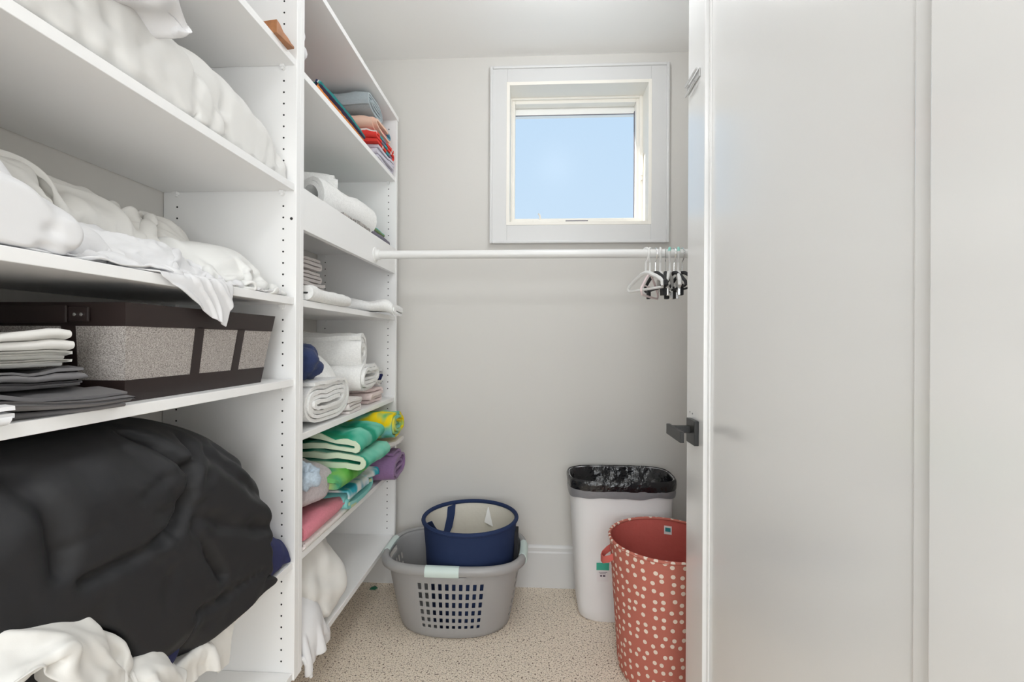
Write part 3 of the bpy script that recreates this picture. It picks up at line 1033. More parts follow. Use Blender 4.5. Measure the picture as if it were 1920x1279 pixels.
# the fold edges point to the right/front; layers stacked
folded('folded_linen', M_GREYL, 'charcoal folded linen, lower of two in front of the tweed basket', 'linen', None, .30, 5, .0052, .24, 'y', (-.815, .63, ZC + .001), rz=R(-14), seed=4, wob=.005, h=.0068, jit=.05)
folded('folded_linen', M_GREYL, 'charcoal folded linen directly under the white folded linen', 'linen', None, .27, 5, .0045, .22, 'y', (-.845, .60, ZC + .037), rz=R(-10), seed=9, wob=.006, h=.006, jit=.04)
folded('folded_linen', M_SHEETW, 'white folded linen topping the charcoal stack beside the basket', 'linen', None, .24, 8, .0048, .20, 'y', (-.845, .605, ZC + .068), rz=R(-12), seed=14, wob=.006, h=.0062, jit=.035)
folded('folded_linen', M_SHEET, 'small white folded cloth at the left end of the basket shelf', 'linen', None, .14, 3, .007, .16, 'y', (-.730, .475, ZC + .001), rz=R(-8), seed=19, wob=.004, h=.010)

# ---- black comforter and company (fifth shelf down)
M_COMF = mat('black_comforter', (.017, .017, .019), .6, bump=(500, .06, .001), spec=.35)
M_NAVY = linen('navy_cotton', (.035, .04, .115), .8)
nb = bag('navy_blanket', M_NAVY, (.42, .60), MT((-.86, 1.00, ZD + .07)) @ RX(10), [Slab(ZD), WL, Lim(0, hi=XF - .003), YDIV], press=9, n=(44, 60), seed=5, kb=.3, post=pk((.42, .60), (44, 60), .008, .07, 5))
tag(nb, 'navy blue blanket squeezed under the black comforter', 'blanket')
def seg_dist(P, a, b):
    d = b - a
    t = np.clip(((P - a) @ d) / (d @ d), 0, 1)
    return np.linalg.norm(P - (a + t[..., None] * d), axis=-1), t
def yz(px, py, x=-.68):
    p = PX(px, py, x); return np.array([p.y, p.z])
def comforter_creases(V):
    Q = V[..., 1:]
    front = np.clip((V[..., 0] + .90) / .10, 0, 1)
    D = np.zeros(V.shape[:-1])
    lines = [  # pixel polylines of the creases on the face, depth, width, taper
        ([(332, 950), (345, 885), (318, 835), (296, 815)], .030, .011), ([(345, 890), (372, 845), (380, 825)], .022, .010),
        ([(325, 972), (295, 1008), (215, 1052), (130, 1090)], .028, .011), ([(296, 1040), (262, 1058), (225, 1068)], .014, .008),
        ([(345, 985), (375, 1040), (400, 1080)], .020, .010), ([(352, 962), (420, 985), (490, 990)], .016, .016),
        ([(105, 1030), (180, 980), (255, 925), (325, 878)], .010, .006), ([(395, 1120), (445, 1090), (478, 1068)], .014, .006),
        ([(318, 985), (316, 1022)], .014, .006), ([(400, 850), (440, 905), (500, 940)], .012, .014), ([(60, 900), (80, 980), (95, 1070)], .020, .016),
        ([(345, 1150), (390, 1128), (415, 1118)], .012, .007), ([(430, 840), (470, 880), (512, 890)], .010, .010)]
    for pl, dep, w in lines:
        pts = [yz(*p) for p in pl]
        best = np.full(D.shape, 9.); 
        for a, b in zip(pts[:-1], pts[1:]):
            d, t = seg_dist(Q, a, b)
            best = np.minimum(best, d)
        D += dep * np.exp(-(best / w) ** 2) - dep * .35 * np.exp(-((best - 2.2 * w) / (1.4 * w)) ** 2)
    tc_ = yz(330, 958)
    rr = np.linalg.norm(Q - tc_, axis=-1)
    D += .040 * np.exp(-(rr / .035) ** 2)
    ang = np.arctan2(Q[..., 1] - tc_[1], Q[..., 0] - tc_[0])
    D += .007 * np.sin(9 * ang + 1) * np.exp(-(rr / .09) ** 2) * (1 - np.exp(-(rr / .02) ** 2))
    fl_ = V.reshape(-1, 3)
    D += (.005 * sn(fl_, .16, 6) + .0012 * sn(fl_, .05, 7)).reshape(D.shape)
    V = V.copy()
    V[..., 0] -= D * front
    return V
cf = bag('comforter', M_COMF, (.64, .88), MT((-.850, .785, ZD + .255)) @ RX(5) @ RYm(64),
         [Slab(ZD, front=XF + .06), Lim(2, hi=H0 + RELC - .025), WL, Lim(0, hi=-.655), Lim(1, lo=.38, hi=1.232), Ell((-.86, 1.06, ZD + .01), (.16, .22, .05)), Ell((-.665, .54, ZD + .03), (.085, .21, .205), .3)],
         press=14, n=(76, 100), seed=7, kb=.5, g=-1.5, steps=70, iters=7, post=comforter_creases)
tag(cf, 'puffy black comforter stuffed into the shelf', 'comforter')
sh5 = sheet('bed_sheet', M_SHEETW, (.34, .46), (-.88, .66), (-.658, .99), [Slab(ZD, fr=.8), WL, YDIV], n=44, z=ZD + .02, crumple=.010, seed=71, cscale=.16, rot=-.05, fold=.006, fwl=.08)
tag(sh5, 'white sheet lying flat under the front of the black comforter', 'bed sheet', 'crumpled bed sheets')
sh6 = sheet('bed_sheet', M_SHEETW, (.66, .74), (-.80, .39), (-.63, .76), [Slab(ZD, front=XF + .03, fr=.9), WL, Lim(0, hi=-.615), YDIV, Ell((-.675, .545, ZD + .05), (.075, .165, .21), .9), Ell((-.665, .72, ZD), (.05, .09, .09), .9)] + lumps(-.69, -.65, .46, .64, ZD + .14, 6, .03, .05, 12, .9), n=60, z=ZD + .265, crumple=.03, seed=83, cscale=.08, steps=55, kb=.4, fold=.012, fwl=.10, fani=(1, .5))
tag(sh6, 'rumpled white sheet heaped against the black comforter', 'bed sheet', 'crumpled bed sheets')
folded('folded_linen', M_SHEETW, 'white folded sheet at the bottom left corner below the rumpled heap', 'linen', None, .16, 5, .010, .20, 'y', (-.655, .43, ZD + .001), rz=R(-6), seed=24, wob=.006, h=.014)

# ---- stained wood moulding offcut on the top shelf
M_WOOD = mat('stained_wood', (.36, .155, .065), .5, var=(30, .25))
zt = H0 + LT + TH
pr_ = [(-.035, 0), (.035, 0), (.035, .006), (.022, .008), (.010, .014), (-.008, .018), (-.022, .030), (-.035, .034)]
wm = MB().loft([[(x, a, b) for a, b in pr_] for x in (-.06, .06)], True, True).build('wood_moulding', M_WOOD, None, bevel=.001)
c = PX(528, 66, XF + .0)
wm.location = (XF - .050, c.y + .012, zt)
wm.rotation_euler = (0, R(0), R(-8))
tag(wm, 'short brown stained wood moulding piece on the high shelf', 'moulding')

# ------------------------------------------------------------------ towels in the far bay
D_ = -.033
W_T = terry('white_terry', (.82, .82, .81))
W_P = terry('pinkish_white_terry', (.76, .71, .69))
M_STRIPE = stripe_mat('southwest_stripes', 'u', [(0, (.65, .12, .05)), (.1, (.9, .35, .10)), (.2, (.05, .04, .08)), (.32, (.03, .22, .22)), (.46, (.08, .42, .40)), (.55, (.75, .8, .78)), (.62, (.04, .05, .12)), (.75, (.55, .10, .06)), (.86, (.85, .30, .12))], .072)
o = ribbon('folded_towel', M_STRIPE, wrap_path(.24, .058, .012, None, 1.), .012, .36, 'y', (XF - .124, 1.66 + D_, Z1), seed=2, wob=.006)
tag(o, 'orange, teal and navy striped towel at the front edge of the high shelf', 'towel', 'towels on the high shelf')
M_BG = terry('blue_grey_terry', (.40, .46, .49))
o = ribbon('rolled_towel', M_BG, wrap_path(.20, .085, .010, 3, 1), .010, .26, 'x', (-.83, 2.02 + D_, Z1 + .180), seed=3, wob=.004)
tag(o, 'blue grey rolled towel on top of the far high stack', 'towel', 'towels on the high shelf')
M_PEACH2 = stripe_mat('peach_bands', 'u', [(0, (.80, .55, .44)), (.22, (.62, .16, .18)), (.34, (.14, .32, .42)), (.50, (.80, .55, .44))], .52)
o = ribbon('folded_towel', M_PEACH2, wrap_path(.24, .075, .011, 2.4, 2), .011, .28, 'x', (-.82, 2.05 + D_, Z1 + .106), seed=5, wob=.004)
tag(o, 'peach towel with red and blue bands, under the blue grey roll', 'towel', 'towels on the high shelf')
M_REDT = stripe_mat('red_teal', 'u', [(0, (.72, .06, .05)), (.35, (.75, .65, .62)), (.42, (.70, .07, .05)), (.62, (.06, .30, .33)), (.8, (.20, .18, .24))], .21)
folded('folded_towel', M_REDT, 'red and teal folded towel between peach and lilac ones', 'towel', 'towels on the high shelf', .24, 3, .014, .29, 'x', (-.815, 2.065 + D_, Z1 + .057), seed=6, wob=.004)
M_LIL = terry('lilac_grey_terry', (.60, .58, .66))
folded('folded_towel', M_LIL, 'pale lilac folded towel at the bottom of the far high stack', 'towel', 'towels on the high shelf', .22, 4, .0125, .27, 'x', (-.81, 2.09 + D_, Z1 + .001), seed=7, wob=.003)
folded('folded_linen', M_SHEET, 'thin white linen stack on the high shelf behind the divider', 'linen', 'towels on the high shelf', .28, 7, .021, .032, 'y', (XF - .170, 1.333, Z1), seed=8, wob=.002)

# shelf with the fascia and rod
def roll(name, m, label, p0, p1, Rr, t, seed, flat=1., group=None, turns_gap=1.12, r0=.006):
    a, b = Vector(p0), Vector(p1)
    d = b - a
    ang = math.atan2(d.y, d.x)
    c_ = (a + b) / 2
    o = ribbon(name, m, roll_path(Rr, t, seed, flat, turns_gap, r0), t, d.length, 'x', c_, rz=ang, seed=seed, wob=.004)
    return tag(o, label, 'towel', group)
G2 = 'towels on the rod shelf'
roll('rolled_towel', W_T, 'thick white rolled towel above the fascia with open end toward the camera', (-.795, 1.585, Z2 + .006), (-.735, 1.935, Z2 + .004), .072, .018, 3, group=G2, r0=.034)
roll('rolled_towel', W_T, 'white rolled towel resting behind and above the thick white roll', (-.98, 1.70, Z2 + .125), (-.785, 1.78, Z2 + .12), .052, .015, 5, group=G2)
M_PAT = blotch_mat('black_white_print', [(.03, .03, .03), (.62, .58, .55), (.05, .05, .05), (.7, .66, .62)], 90)
folded('folded_cloth', M_PAT, 'black and white patterned cloth under the white roll', 'cloth', G2, .16, 2, .012, .24, 'y', (XF - .105, 1.80 + D_, Z2 + .006), seed=11, wob=.003)
M_PG = terry('purple_grey_terry', (.13, .12, .16))
folded('folded_towel', M_PG, 'dark purple grey folded towel at the far end of the rod shelf', 'towel', G2, .20, 2, .018, .24, 'y', (XF - .125, 2.075 + D_, Z2 + .001), seed=12, wob=.003)
M_TEAL = stripe_mat('teal_green', 'u', [(0, (.05, .30, .28)), (.3, (.30, .60, .50)), (.45, (.02, .10, .11)), (.6, (.22, .32, .16)), (.8, (.10, .42, .40))], .06)
folded('folded_cloth', M_TEAL, 'teal and green cloth lying on the dark purple grey towel', 'cloth', G2, .17, 2, .009, .25, 'y', (XF - .12, 2.03 + D_, Z2 + .044), seed=13, wob=.005)

# shelf below the rod
G3 = 'linens below the rod shelf'
for k in range(4):
    folded('folded_towel', W_P, ['lowest', 'second lowest', 'second highest', 'topmost'][k] + ' pale pink white towel in the small stack under the fascia', 'towel', G3, .19 - .012 * k, 3, .0125, .20, 'x', (-.915 + .006 * (k % 2), 1.66 - .008 * k, Z3 + .003 + .0455 * k), seed=30 + k, wob=.003, h=.0142)
M_DRED = linen('dark_red_cloth', (.22, .03, .03))
folded('folded_cloth', M_DRED, 'dark red cloth lying behind the folded white towels', 'cloth', G3, .12, 2, .007, .16, 'x', (-.93, 1.93, Z3 + .058), seed=36, wob=.006)
folded('folded_towel', W_T, 'flat white folded towel near the divider below the rod shelf', 'towel', G3, .24, 2, .020, .30, 'y', (XF - .125, 1.50, Z3 + .001), seed=37, wob=.004)
def droop3(V):
    x = V[:, 0]
    return np.where(x > .17, -2.2 * (x - .17) ** 2 * 4, 0)
o = ribbon('folded_towel', W_T, wrap_path(.28, .055, .017, None, 2.), .017, .44, 'x', (XF - .145, 1.985, Z3 + .001), seed=38, wob=.007, droop=droop3, nv=26, rz=R(5))
tag(o, 'white folded towel overhanging the shelf edge toward the back wall', 'towel', G3)

# white towels shelf
G4 = 'white towels shelf'
roll('rolled_towel', W_T, 'fat white rolled towel on top of the white heap', (-1.02, 1.80 + D_, Z4 + .165), (-.69, 1.86 + D_, Z4 + .150), .080, .019, 7, group=G4)
o = ribbon('folded_towel', W_T, wrap_path(.29, .13, .014, 3, 2.2), .014, .34, 'x', (-.85, 1.90 + D_, Z4 + .062), seed=41, wob=.006, rz=R(5))
tag(o, 'white folded towel with layered end facing the aisle', 'towel', G4)
o = ribbon('folded_towel', W_T, wrap_path(.34, .145, .014, 2.3, .9), .014, .33, 'x', (-.845, 1.535 + D_, Z4 + .001), seed=43, wob=.008)
tag(o, 'large white towel folded open against the divider', 'towel', G4)
folded('folded_towel', W_P, 'pinkish white small folded towels under the large white towel', 'towel', G4, .13, 4, .012, .30, 'x', (-.83, 1.755 + D_, Z4 + .001), seed=44, wob=.003)
folded('folded_towel', terry('faded_pink_terry', (.74, .62, .60)), 'faded pink and white folded towel near the end panel', 'towel', G4, .16, 4, .0145, .30, 'x', (-.845, 2.03 + D_, Z4 + .001), seed=45, wob=.003)
M_NW = stripe_mat('navy_white', 'u', [(0, (.75, .75, .74)), (.45, (.02, .025, .09)), (.7, (.75, .75, .74))], .11)
o = ribbon('rolled_towel', M_NW, roll_path(.042, .012, 2), .012, .26, 'x', (-.83, 2.11 + D_, Z4 + .066), seed=46, wob=.003)
tag(o, 'small white and navy rolled cloth beside the end panel', 'towel', G4)
M_NVT = terry('navy_terry', (.030, .045, .12))
o = blob('bundled_towel', M_NVT, (-.80, 1.46 + D_, Z4 + .20), (.125, .085, .064), seed=4, amp=.008, sc=.10, ridge=.014)
tag(o, 'navy blue towel bundled beside the divider', 'towel', G4)
cr = sheet('crumpled_cloth', W_T, (.42, .40), (-.95, 1.50 + D_), (-.73, 1.76 + D_), [Slab(Z4), WL, YR2, Ell((-.84, 1.62 + D_, Z4 + .05), (.14, .17, .19))], n=36, z=Z4 + .27, crumple=.025, seed=90, thick=.008, cscale=.09, steps=60)
tag(cr, 'crumpled white cloth stuffed below the fat white roll', 'cloth', G4)

# colourful beach towels shelf
G5 = 'beach towels shelf'
M_TIE = blotch_mat('tie_dye_towel', [(.06, .36, .14), (.20, .55, .58), (.25, .56, .30), (.80, .64, .02), (.85, .62, .01), (.14, .45, .18)], 8, 2.1)
o = ribbon('rolled_towel', M_TIE, wrap_path(.20, .118, .013, 3, 1.5), .013, .40, 'x', (-.795, 2.02 + D_, Z5 + .192), seed=51, wob=.006, rz=R(4), ry=R(-2))
tag(o, 'yellow, green and blue tie dye towel rolled on top of the pile', 'towel', G5)
M_GRN = blotch_mat('green_towel', [(.02, .22, .10), (.03, .34, .22), (.20, .55, .42), (.30, .58, .45)], 7, 4.2)
o = folded('folded_towel', M_GRN, 'green beach towel with pale hems folded in thick layers', 'towel', G5, .40, 4, .022, .24, 'y', (-.80, 1.735 + D_, Z5 + .178), seed=52, wob=.012, h=.031, rz=R(-4), ry=R(3), jit=.05)
nt = M_GRN.node_tree
pb = nt.nodes['Principled BSDF']
src = pb.inputs['Base Color'].links[0].from_socket
uvn = nt.nodes.new('ShaderNodeUVMap'); spn = nt.nodes.new('ShaderNodeSeparateXYZ'); nt.links.new(uvn.outputs[0], spn.inputs[0])
ltn = nt.nodes.new('ShaderNodeMath'); ltn.operation = 'LESS_THAN'; ltn.inputs[1].default_value = .006
nt.links.new(spn.outputs['Y'], ltn.inputs[0])
mxn = nt.nodes.new('ShaderNodeMix'); mxn.data_type = 'RGBA'; mxn.inputs[7].default_value = (.62, .72, .55, 1)
nt.links.new(ltn.outputs[0], mxn.inputs[0]); nt.links.new(src, mxn.inputs[6]); nt.links.new(mxn.outputs[2], pb.inputs['Base Color'])
M_GRN2 = blotch_mat('bright_green_towel', [(.10, .38, .06), (.20, .50, .12), (.06, .34, .20), (.40, .55, .20)], 9, 2.)
folded('folded_towel', M_GRN2, 'bright green folded towel beneath the layered green towel', 'towel', G5, .36, 2, .020, .30, 'y', (-.835, 1.68 + D_, Z5 + .135), seed=53, wob=.008, ry=R(5))
W_G = terry('light_grey_terry', (.66, .64, .62))
folded('folded_towel', W_G, 'light grey folded towel just under the tie dye towel', 'towel', G5, .20, 2, .018, .38, 'x', (-.805, 2.06 + D_, Z5 + .145), seed=54, wob=.004)
M_PUR = terry('purple_terry', (.27, .16, .31))
o = ribbon('folded_towel', M_PUR, wrap_path(.23, .125, .013, 3, 2.6), .013, .38, 'x', (-.80, 2.07 + D_, Z5 + .001), seed=55, wob=.005, rz=R(3))
tag(o, 'purple folded towel on the shelf beside the end panel', 'towel', G5)
M_AQ = stripe_mat('aqua_towel', 'u', [(0, (.25, .60, .58)), (.62, (.62, .72, .45)), (.8, (.30, .62, .60))], .30)
o = ribbon('folded_towel', M_AQ, wrap_path(.30, .085, .014, 2.6, .3), .014, .34, 'x', (-.83, 1.76 + D_, Z5 + .001), seed=56, wob=.004)
tag(o, 'pale aqua folded towel at the shelf edge', 'towel', G5)
M_BLU = blotch_mat('blue_white_print', [(.03, .22, .36), (.04, .40, .50), (.72, .74, .74), (.75, .76, .76), (.05, .32, .45)], 9, 7.)
bl = sheet('printed_towel', M_BLU, (.26, .36), (-.88, 1.66 + D_), (-.655, 1.93 + D_), [Slab(Z5 + .085, front=-.655), WL, YR2, Lim(0, hi=-.64)], n=36, z=Z5 + .16, crumple=.012, seed=95, thick=.008, cscale=.12, steps=60, kb=.5)
tag(bl, 'white and blue printed towel draped over the aqua one', 'towel', G5)
M_FUZ = terry('lilac_fuzzy_fleece', (.50, .455, .47), var=.12)
o = blob('bundled_blanket', M_FUZ, (-.815, 1.500 + D_, Z5 + .150), (.140, .138, .072), seed=14, amp=.006, sc=.16, ridge=.006)
tag(o, 'fuzzy mauve grey fleece rolled next to the divider', 'blanket', G5)
M_FLB = terry('pale_blue_fleece', (.42, .50, .58), var=.15)
o = blob('bundled_blanket', M_FLB, (-.72, 1.412 + D_, Z5 + .205), (.06, .05, .035), seed=19, amp=.008, sc=.07, ridge=.008)
tag(o, 'pale blue fluffy fleece tucked beside the mauve grey one', 'blanket', G5)
M_PNK = terry('coral_pink_terry', (.62, .20, .25))
folded('folded_towel', M_PNK, 'coral pink folded towel at the shelf edge by the divider', 'towel', G5, .30, 2, .020, .28, 'y', (XF - .158, 1.500 + D_, Z5 + .028), seed=57, wob=.005)
folded('folded_towel', W_P, 'thin white cloth beneath the coral pink towel', 'towel', G5, .28, 2, .0115, .30, 'y', (XF - .145, 1.510 + D_, Z5 + .001), seed=58, wob=.002)

# bottom shelf duvet
def dvf(V):
    V = V.copy()
    V[:, 0] += .035 * np.clip(-V[:, 2] / .14, -1, 1)
    return V
dv_ = blob('duvet', M_SHEETW, (-.845, 1.508, Z6 + .135), (.165, .185, .15), seed=16, amp=.010, sc=.22, p=2.5, floor=Z6 + .002, n=(96, 60), ridge=.014, fn=dvf)
tag(dv_, 'white duvet squashed onto the bottom shelf', 'duvet')
dh = sheet('duvet_cover', M_SHEET, (.25, .24), (-.83, 1.32), (-.63, 1.46), [Slab(Z6, fr=.9), YR2, Ell((-.74, 1.40, Z6 + .02), (.075, .09, .12))], n=36, z=Z6 + .13, crumple=.02, seed=17, thick=.012, cscale=.08, steps=80, kb=.5)
tag(dh, 'white cover slumping over the bottom shelf edge', 'duvet cover')

# ------------------------------------------------------------------ floor things
def sup(rx, ry, z, n=64, e=2.0, cx=0., cy=0., ph=0.):
    out = []
    for k in range(n):
        a = 2 * math.pi * k / n + ph
        c_, s_ = math.cos(a), math.sin(a)
        out.append((cx + rx * math.copysign(abs(c_) ** (2 / e), c_), cy + ry * math.copysign(abs(s_) ** (2 / e), s_), z))
    return out
def arc_ring(rx, ry, z, n, e):
    """superellipse points at equal arc length, starting at the middle of the -y side"""
    p = np.array(sup(rx, ry, z, 720, e, ph=-math.pi / 2))
    q = np.vstack([p, p[:1]])
    s = np.concatenate([[0], np.cumsum(np.linalg.norm(np.diff(q, axis=0), axis=1))])
    t = np.linspace(0, s[-1], n, endpoint=False)
    return np.stack([np.interp(t, s, q[:, k]) for k in range(3)], 1)

# laundry basket
M_GP = mat('grey_plastic', (.34, .335, .335), .38)
M_MINT = mat('mint_plastic', (.62, .73, .70), .4)
lb = empty('laundry_basket', (-.345, 2.045, 0))
tag(lb, 'grey plastic laundry basket with mint grips', 'basket')
NC = 112
zr = [.004, .020] 
zz = .045
for r_ in range(6):
    hgt = (.013, .017, .020, .022, .024, .027)[r_]
    zr += [zz, zz + hgt]
    zz += hgt + .013
zr += [.262, .285, .300]
def bsize(z):
    f = z / .30
    return .235 + .053 * f ** .8, .172 + .025 * f ** .8
rings = [arc_ring(*bsize(z), z, NC, 2.3 + .9 * z / .3) for z in zr]
V = np.concatenate(rings); Fc = []
hole_cols = set()
for k in range(10):
    hole_cols.add((2 * k - 9 - 0) % NC)
side = NC // 4
for k in range(7):
    hole_cols.add((side + 2 * k - 6) % NC); hole_cols.add((3 * side + 2 * k - 6) % NC)
    hole_cols.add((2 * side + 2 * k - 6) % NC)
for j in range(len(zr) - 1):
    hole_row = 2 <= j < 14 and j % 2 == 0
    for i in range(NC):
        k = (i + 1) % NC
        if hole_row and i in hole_cols:
            continue
        if zr[j] >= .25 and zr[j] < .28 and (min(i, NC - i) <= 4 or abs(i - side) <= 3 or abs(i - 3 * side) <= 3):
            continue
        Fc.append((j * NC + i, j * NC + k, (j + 1) * NC + k, (j + 1) * NC + i))
body = mesh_obj('basket_body', V, Fc, M_GP, lb, True, sharp=50)
sd = body.modifiers.new('thick', 'SOLIDIFY'); sd.thickness = .003; sd.offset = -1
body.modifiers.new('edges', 'BEVEL').width = .001
MB().loft([sup(.232, .169, .003, 64, 2.3), sup(.234, .171, .008, 64, 2.3)], True, True).build('basket_floor', M_GP, lb)
rim_pts = arc_ring(.2925, .2015, .300, 112, 3.2)
prof = [(-.006, -.016), (.016, -.024), (.020, -.020), (.021, -.004), (.014, .009), (.002, .013), (-.009, .006)]
def rim_sec(i0, i1, closed, grow=0.):
    idxs = range(i0, i1 + 1) if not closed else range(len(rim_pts))
    rg_ = []
    n_ = len(rim_pts)
    for i in idxs:
        t = rim_pts[(i + 1) % n_] - rim_pts[(i - 1) % n_]; t = t / np.linalg.norm(t)
        nn = np.array([t[1], -t[0], 0])
        p = rim_pts[i % n_]
        rg_.append([tuple(p + nn * (a * (1 + grow) + (grow * .002)) + np.array([0, 0, b * (1 + grow)])) for a, b in prof])
    return MB().loft(rg_, not closed, not closed, closed)
rim_sec(0, 0, True).build('rim', M_GP, lb, smooth=True, sharp=60)
for i0 in (-6, side - 5, 3 * side - 5):
    rim_sec(i0, i0 + 9, False, .14).build('grip', M_MINT, lb, smooth=True, sharp=60)

# navy collapsible hamper standing in the laundry basket
M_NVC = mat('navy_canvas', (.020, .035, .095), .8, bump=(700, .15, .001), spec=.2)
M_CRM = mat('cream_lining', (.66, .63, .56), .85, bump=(60, .25, .004), spec=.15)
hm = empty('collapsible_hamper', (-.283, 2.035, .011))
tag(hm, 'round navy fabric hamper with cream lining inside the laundry basket', 'hamper')
ht = .430
MB().loft([sup(.172, .140, 0, 64), sup(.178, .146, .02, 64), sup(.194, .174, .30, 64), sup(.204, .202, ht - .006, 64)], True, False).build('outer_wall', M_NVC, hm, smooth=True, sharp=60)
MB().loft([sup(.201, .199, ht - .008, 64), sup(.190, .170, .30, 64), sup(.175, .142, .022, 64), sup(.10, .08, .018, 64)], False, True).build('lining', M_CRM, hm, smooth=True, sharp=60)
MB().tube([Vector(p) for p in sup(.2035, .2015, ht - .002, 72)], .009, 10, closed=True, cap=False).build('rim_piping', M_NVC, hm, smooth=True)
def band(pts, w, t, name, m, parent, nrm=None):
    """flat strap along pts"""
    pts = [Vector(p) for p in pts]
    rg_ = []
    for i, p in enumerate(pts):
        tt = (pts[min(i + 1, len(pts) - 1)] - pts[max(i - 1, 0)]).normalized()
        s_ = Vector(nrm).normalized() if nrm is not None else Vector((0, 0, 1))
        b = tt.cross(s_).normalized()
        rg_.append([p + s_ * w / 2 + b * t / 2, p - s_ * w / 2 + b * t / 2, p - s_ * w / 2 - b * t / 2, p + s_ * w / 2 - b * t / 2])
    return MB().loft(rg_, True, True).build(name, m, parent, smooth=True, sharp=50)
band([(-.112, .158, ht - .010), (-.112, .140, ht - .05), (-.118, .105, ht - .10), (-.130, .06, ht - .125), (-.150, .02, ht - .105), (-.172, -.02, ht - .05), (-.178, -.055, ht - .012)], .040, .003, 'handle_strap', M_NVC, hm, nrm=(.9, .3, .3))
MB().box(.195, .212, -.03, .03, ht - .17, ht - .05).build('handle_strap', mat('black_webbing', (.015, .015, .018), .8), hm, bevel=.002)
MB().add([(.060, .172, ht - .02), (.045, .155, ht - .085), (.088, .140, ht - .10), (.064, .171, ht - .02)], [(0, 1, 2, 3)]).build('care_tag', mat('white_satin', (.85, .85, .84), .6), hm)

# white bin with black liner
M_BIN = mat('white_plastic', (.80, .80, .815), .42)
M_LINER = mat('black_bin_liner', (.010, .010, .012), .22, bump=(22, .6, .02), spec=.6)
M_LINER2 = mat('grey_bin_liner', (.22, .22, .235), .35, bump=(30, .4, .01), spec=.5)
tb = empty('waste_bin', (.385, 2.125, 0))
tag(tb, 'tall white plastic waste bin lined with a black bag', 'bin')
zt_ = .615
MB().loft([sup(.175, .100, 0, 72, 4), sup(.188, .108, .012, 72, 4), sup(.196, .112, .06, 72, 4.5), sup(.222, .128, zt_ - .12, 72, 3.6), sup(.228, .132, zt_ - .03, 72, 3.6), sup(.231, .134, zt_, 72, 3.6), sup(.226, .129, zt_, 72, 3.6), sup(.192, .108, .05, 72, 4.5)], True, True).build('bin_body', M_BIN, tb, smooth=True, sharp=50)
rg = []
for j, (dx, z, am) in enumerate(((.003, zt_ - .072, .002), (.0045, zt_ - .062, .0015), (.0045, zt_ - .036, .001))):
    p = np.array(sup(.231 + dx, .134 + dx, z, 144, 3.6))
    p[:, 2] += am * 3 * sn(p, .12, 4 + j)
    rg.append(p)
MB().loft(rg).build('liner_cuff', M_LINER2, tb, smooth=True)
rg = []
for j, (dx, z, am) in enumerate(((.0048, zt_ - .040, .001), (.007, zt_ - .02, .0015), (.0065, zt_ - .004, .001), (.001, zt_ + .004, .0005), (-.009, zt_ - .004, .001), (-.016, zt_ - .03, .005), (-.03, zt_ - .075, .009), (-.06, zt_ - .12, .012), (-.095, zt_ - .14, .012))):
    p = np.array(sup(.231 + dx, .134 + dx, z, 144, 3.6 if j < 5 else 3.2))
    nz = sn(p, .07, 14 + j // 3)
    p[:, 0] *= 1 + am * nz / .2; p[:, 1] *= 1 + am * nz / .2; p[:, 2] += am * sn(p, .05, 24 + j // 2)
    rg.append(p)
MB().loft(rg, False, True).build('bin_liner', M_LINER, tb, smooth=True)
# sticker
M_STG = mat('green_sticker', (.05, .42, .30), .5)
M_STW = mat('white_sticker', (.78, .76, .78), .5)
c = PY(1130, 1072, 2.125 - .123)
lx, lz = c.x - .385, c.z
def by(z):
    return -(np.interp(z, [.06, .495, .585], [.112, .128, .132])) - .0006
MB().add([(lx - .024, by(lz - .04), lz - .045), (lx + .026, by(lz - .04), lz - .045), (lx + .026, by(lz + .036), lz + .034), (lx - .024, by(lz + .036), lz + .034)], [(0, 1, 2, 3)]).build('label_sticker', M_STW, tb)
stk_ = tb.children[-1]
MB().add([(lx - .026, by(lz) - .0004, lz + .004), (lx + .028, by(lz) - .0004, lz + .004), (lx + .028, by(lz + .036) - .0004, lz + .036), (lx - .026, by(lz + .036) - .0004, lz + .036)], [(0, 1, 2, 3)]).build('label_sticker', M_STG, tb)
M_INK = mat('dark_ink', (.08, .05, .09), .6)
mb = MB()
for k, (a, b, zz_, hh) in enumerate(((-.016, .020, -.006, .002), (-.012, .014, -.012, .002), (-.010, -.002, -.024, .007), (.001, .012, -.024, .007))):
    y_ = by(lz + zz_) - .0006
    mb.add([(lx + a, y_, lz + zz_), (lx + b, y_, lz + zz_), (lx + b, y_, lz + zz_ + hh), (lx + a, y_, lz + zz_ + hh)], [(0, 1, 2, 3)])
mb.build('printed_marks', M_INK, stk_)

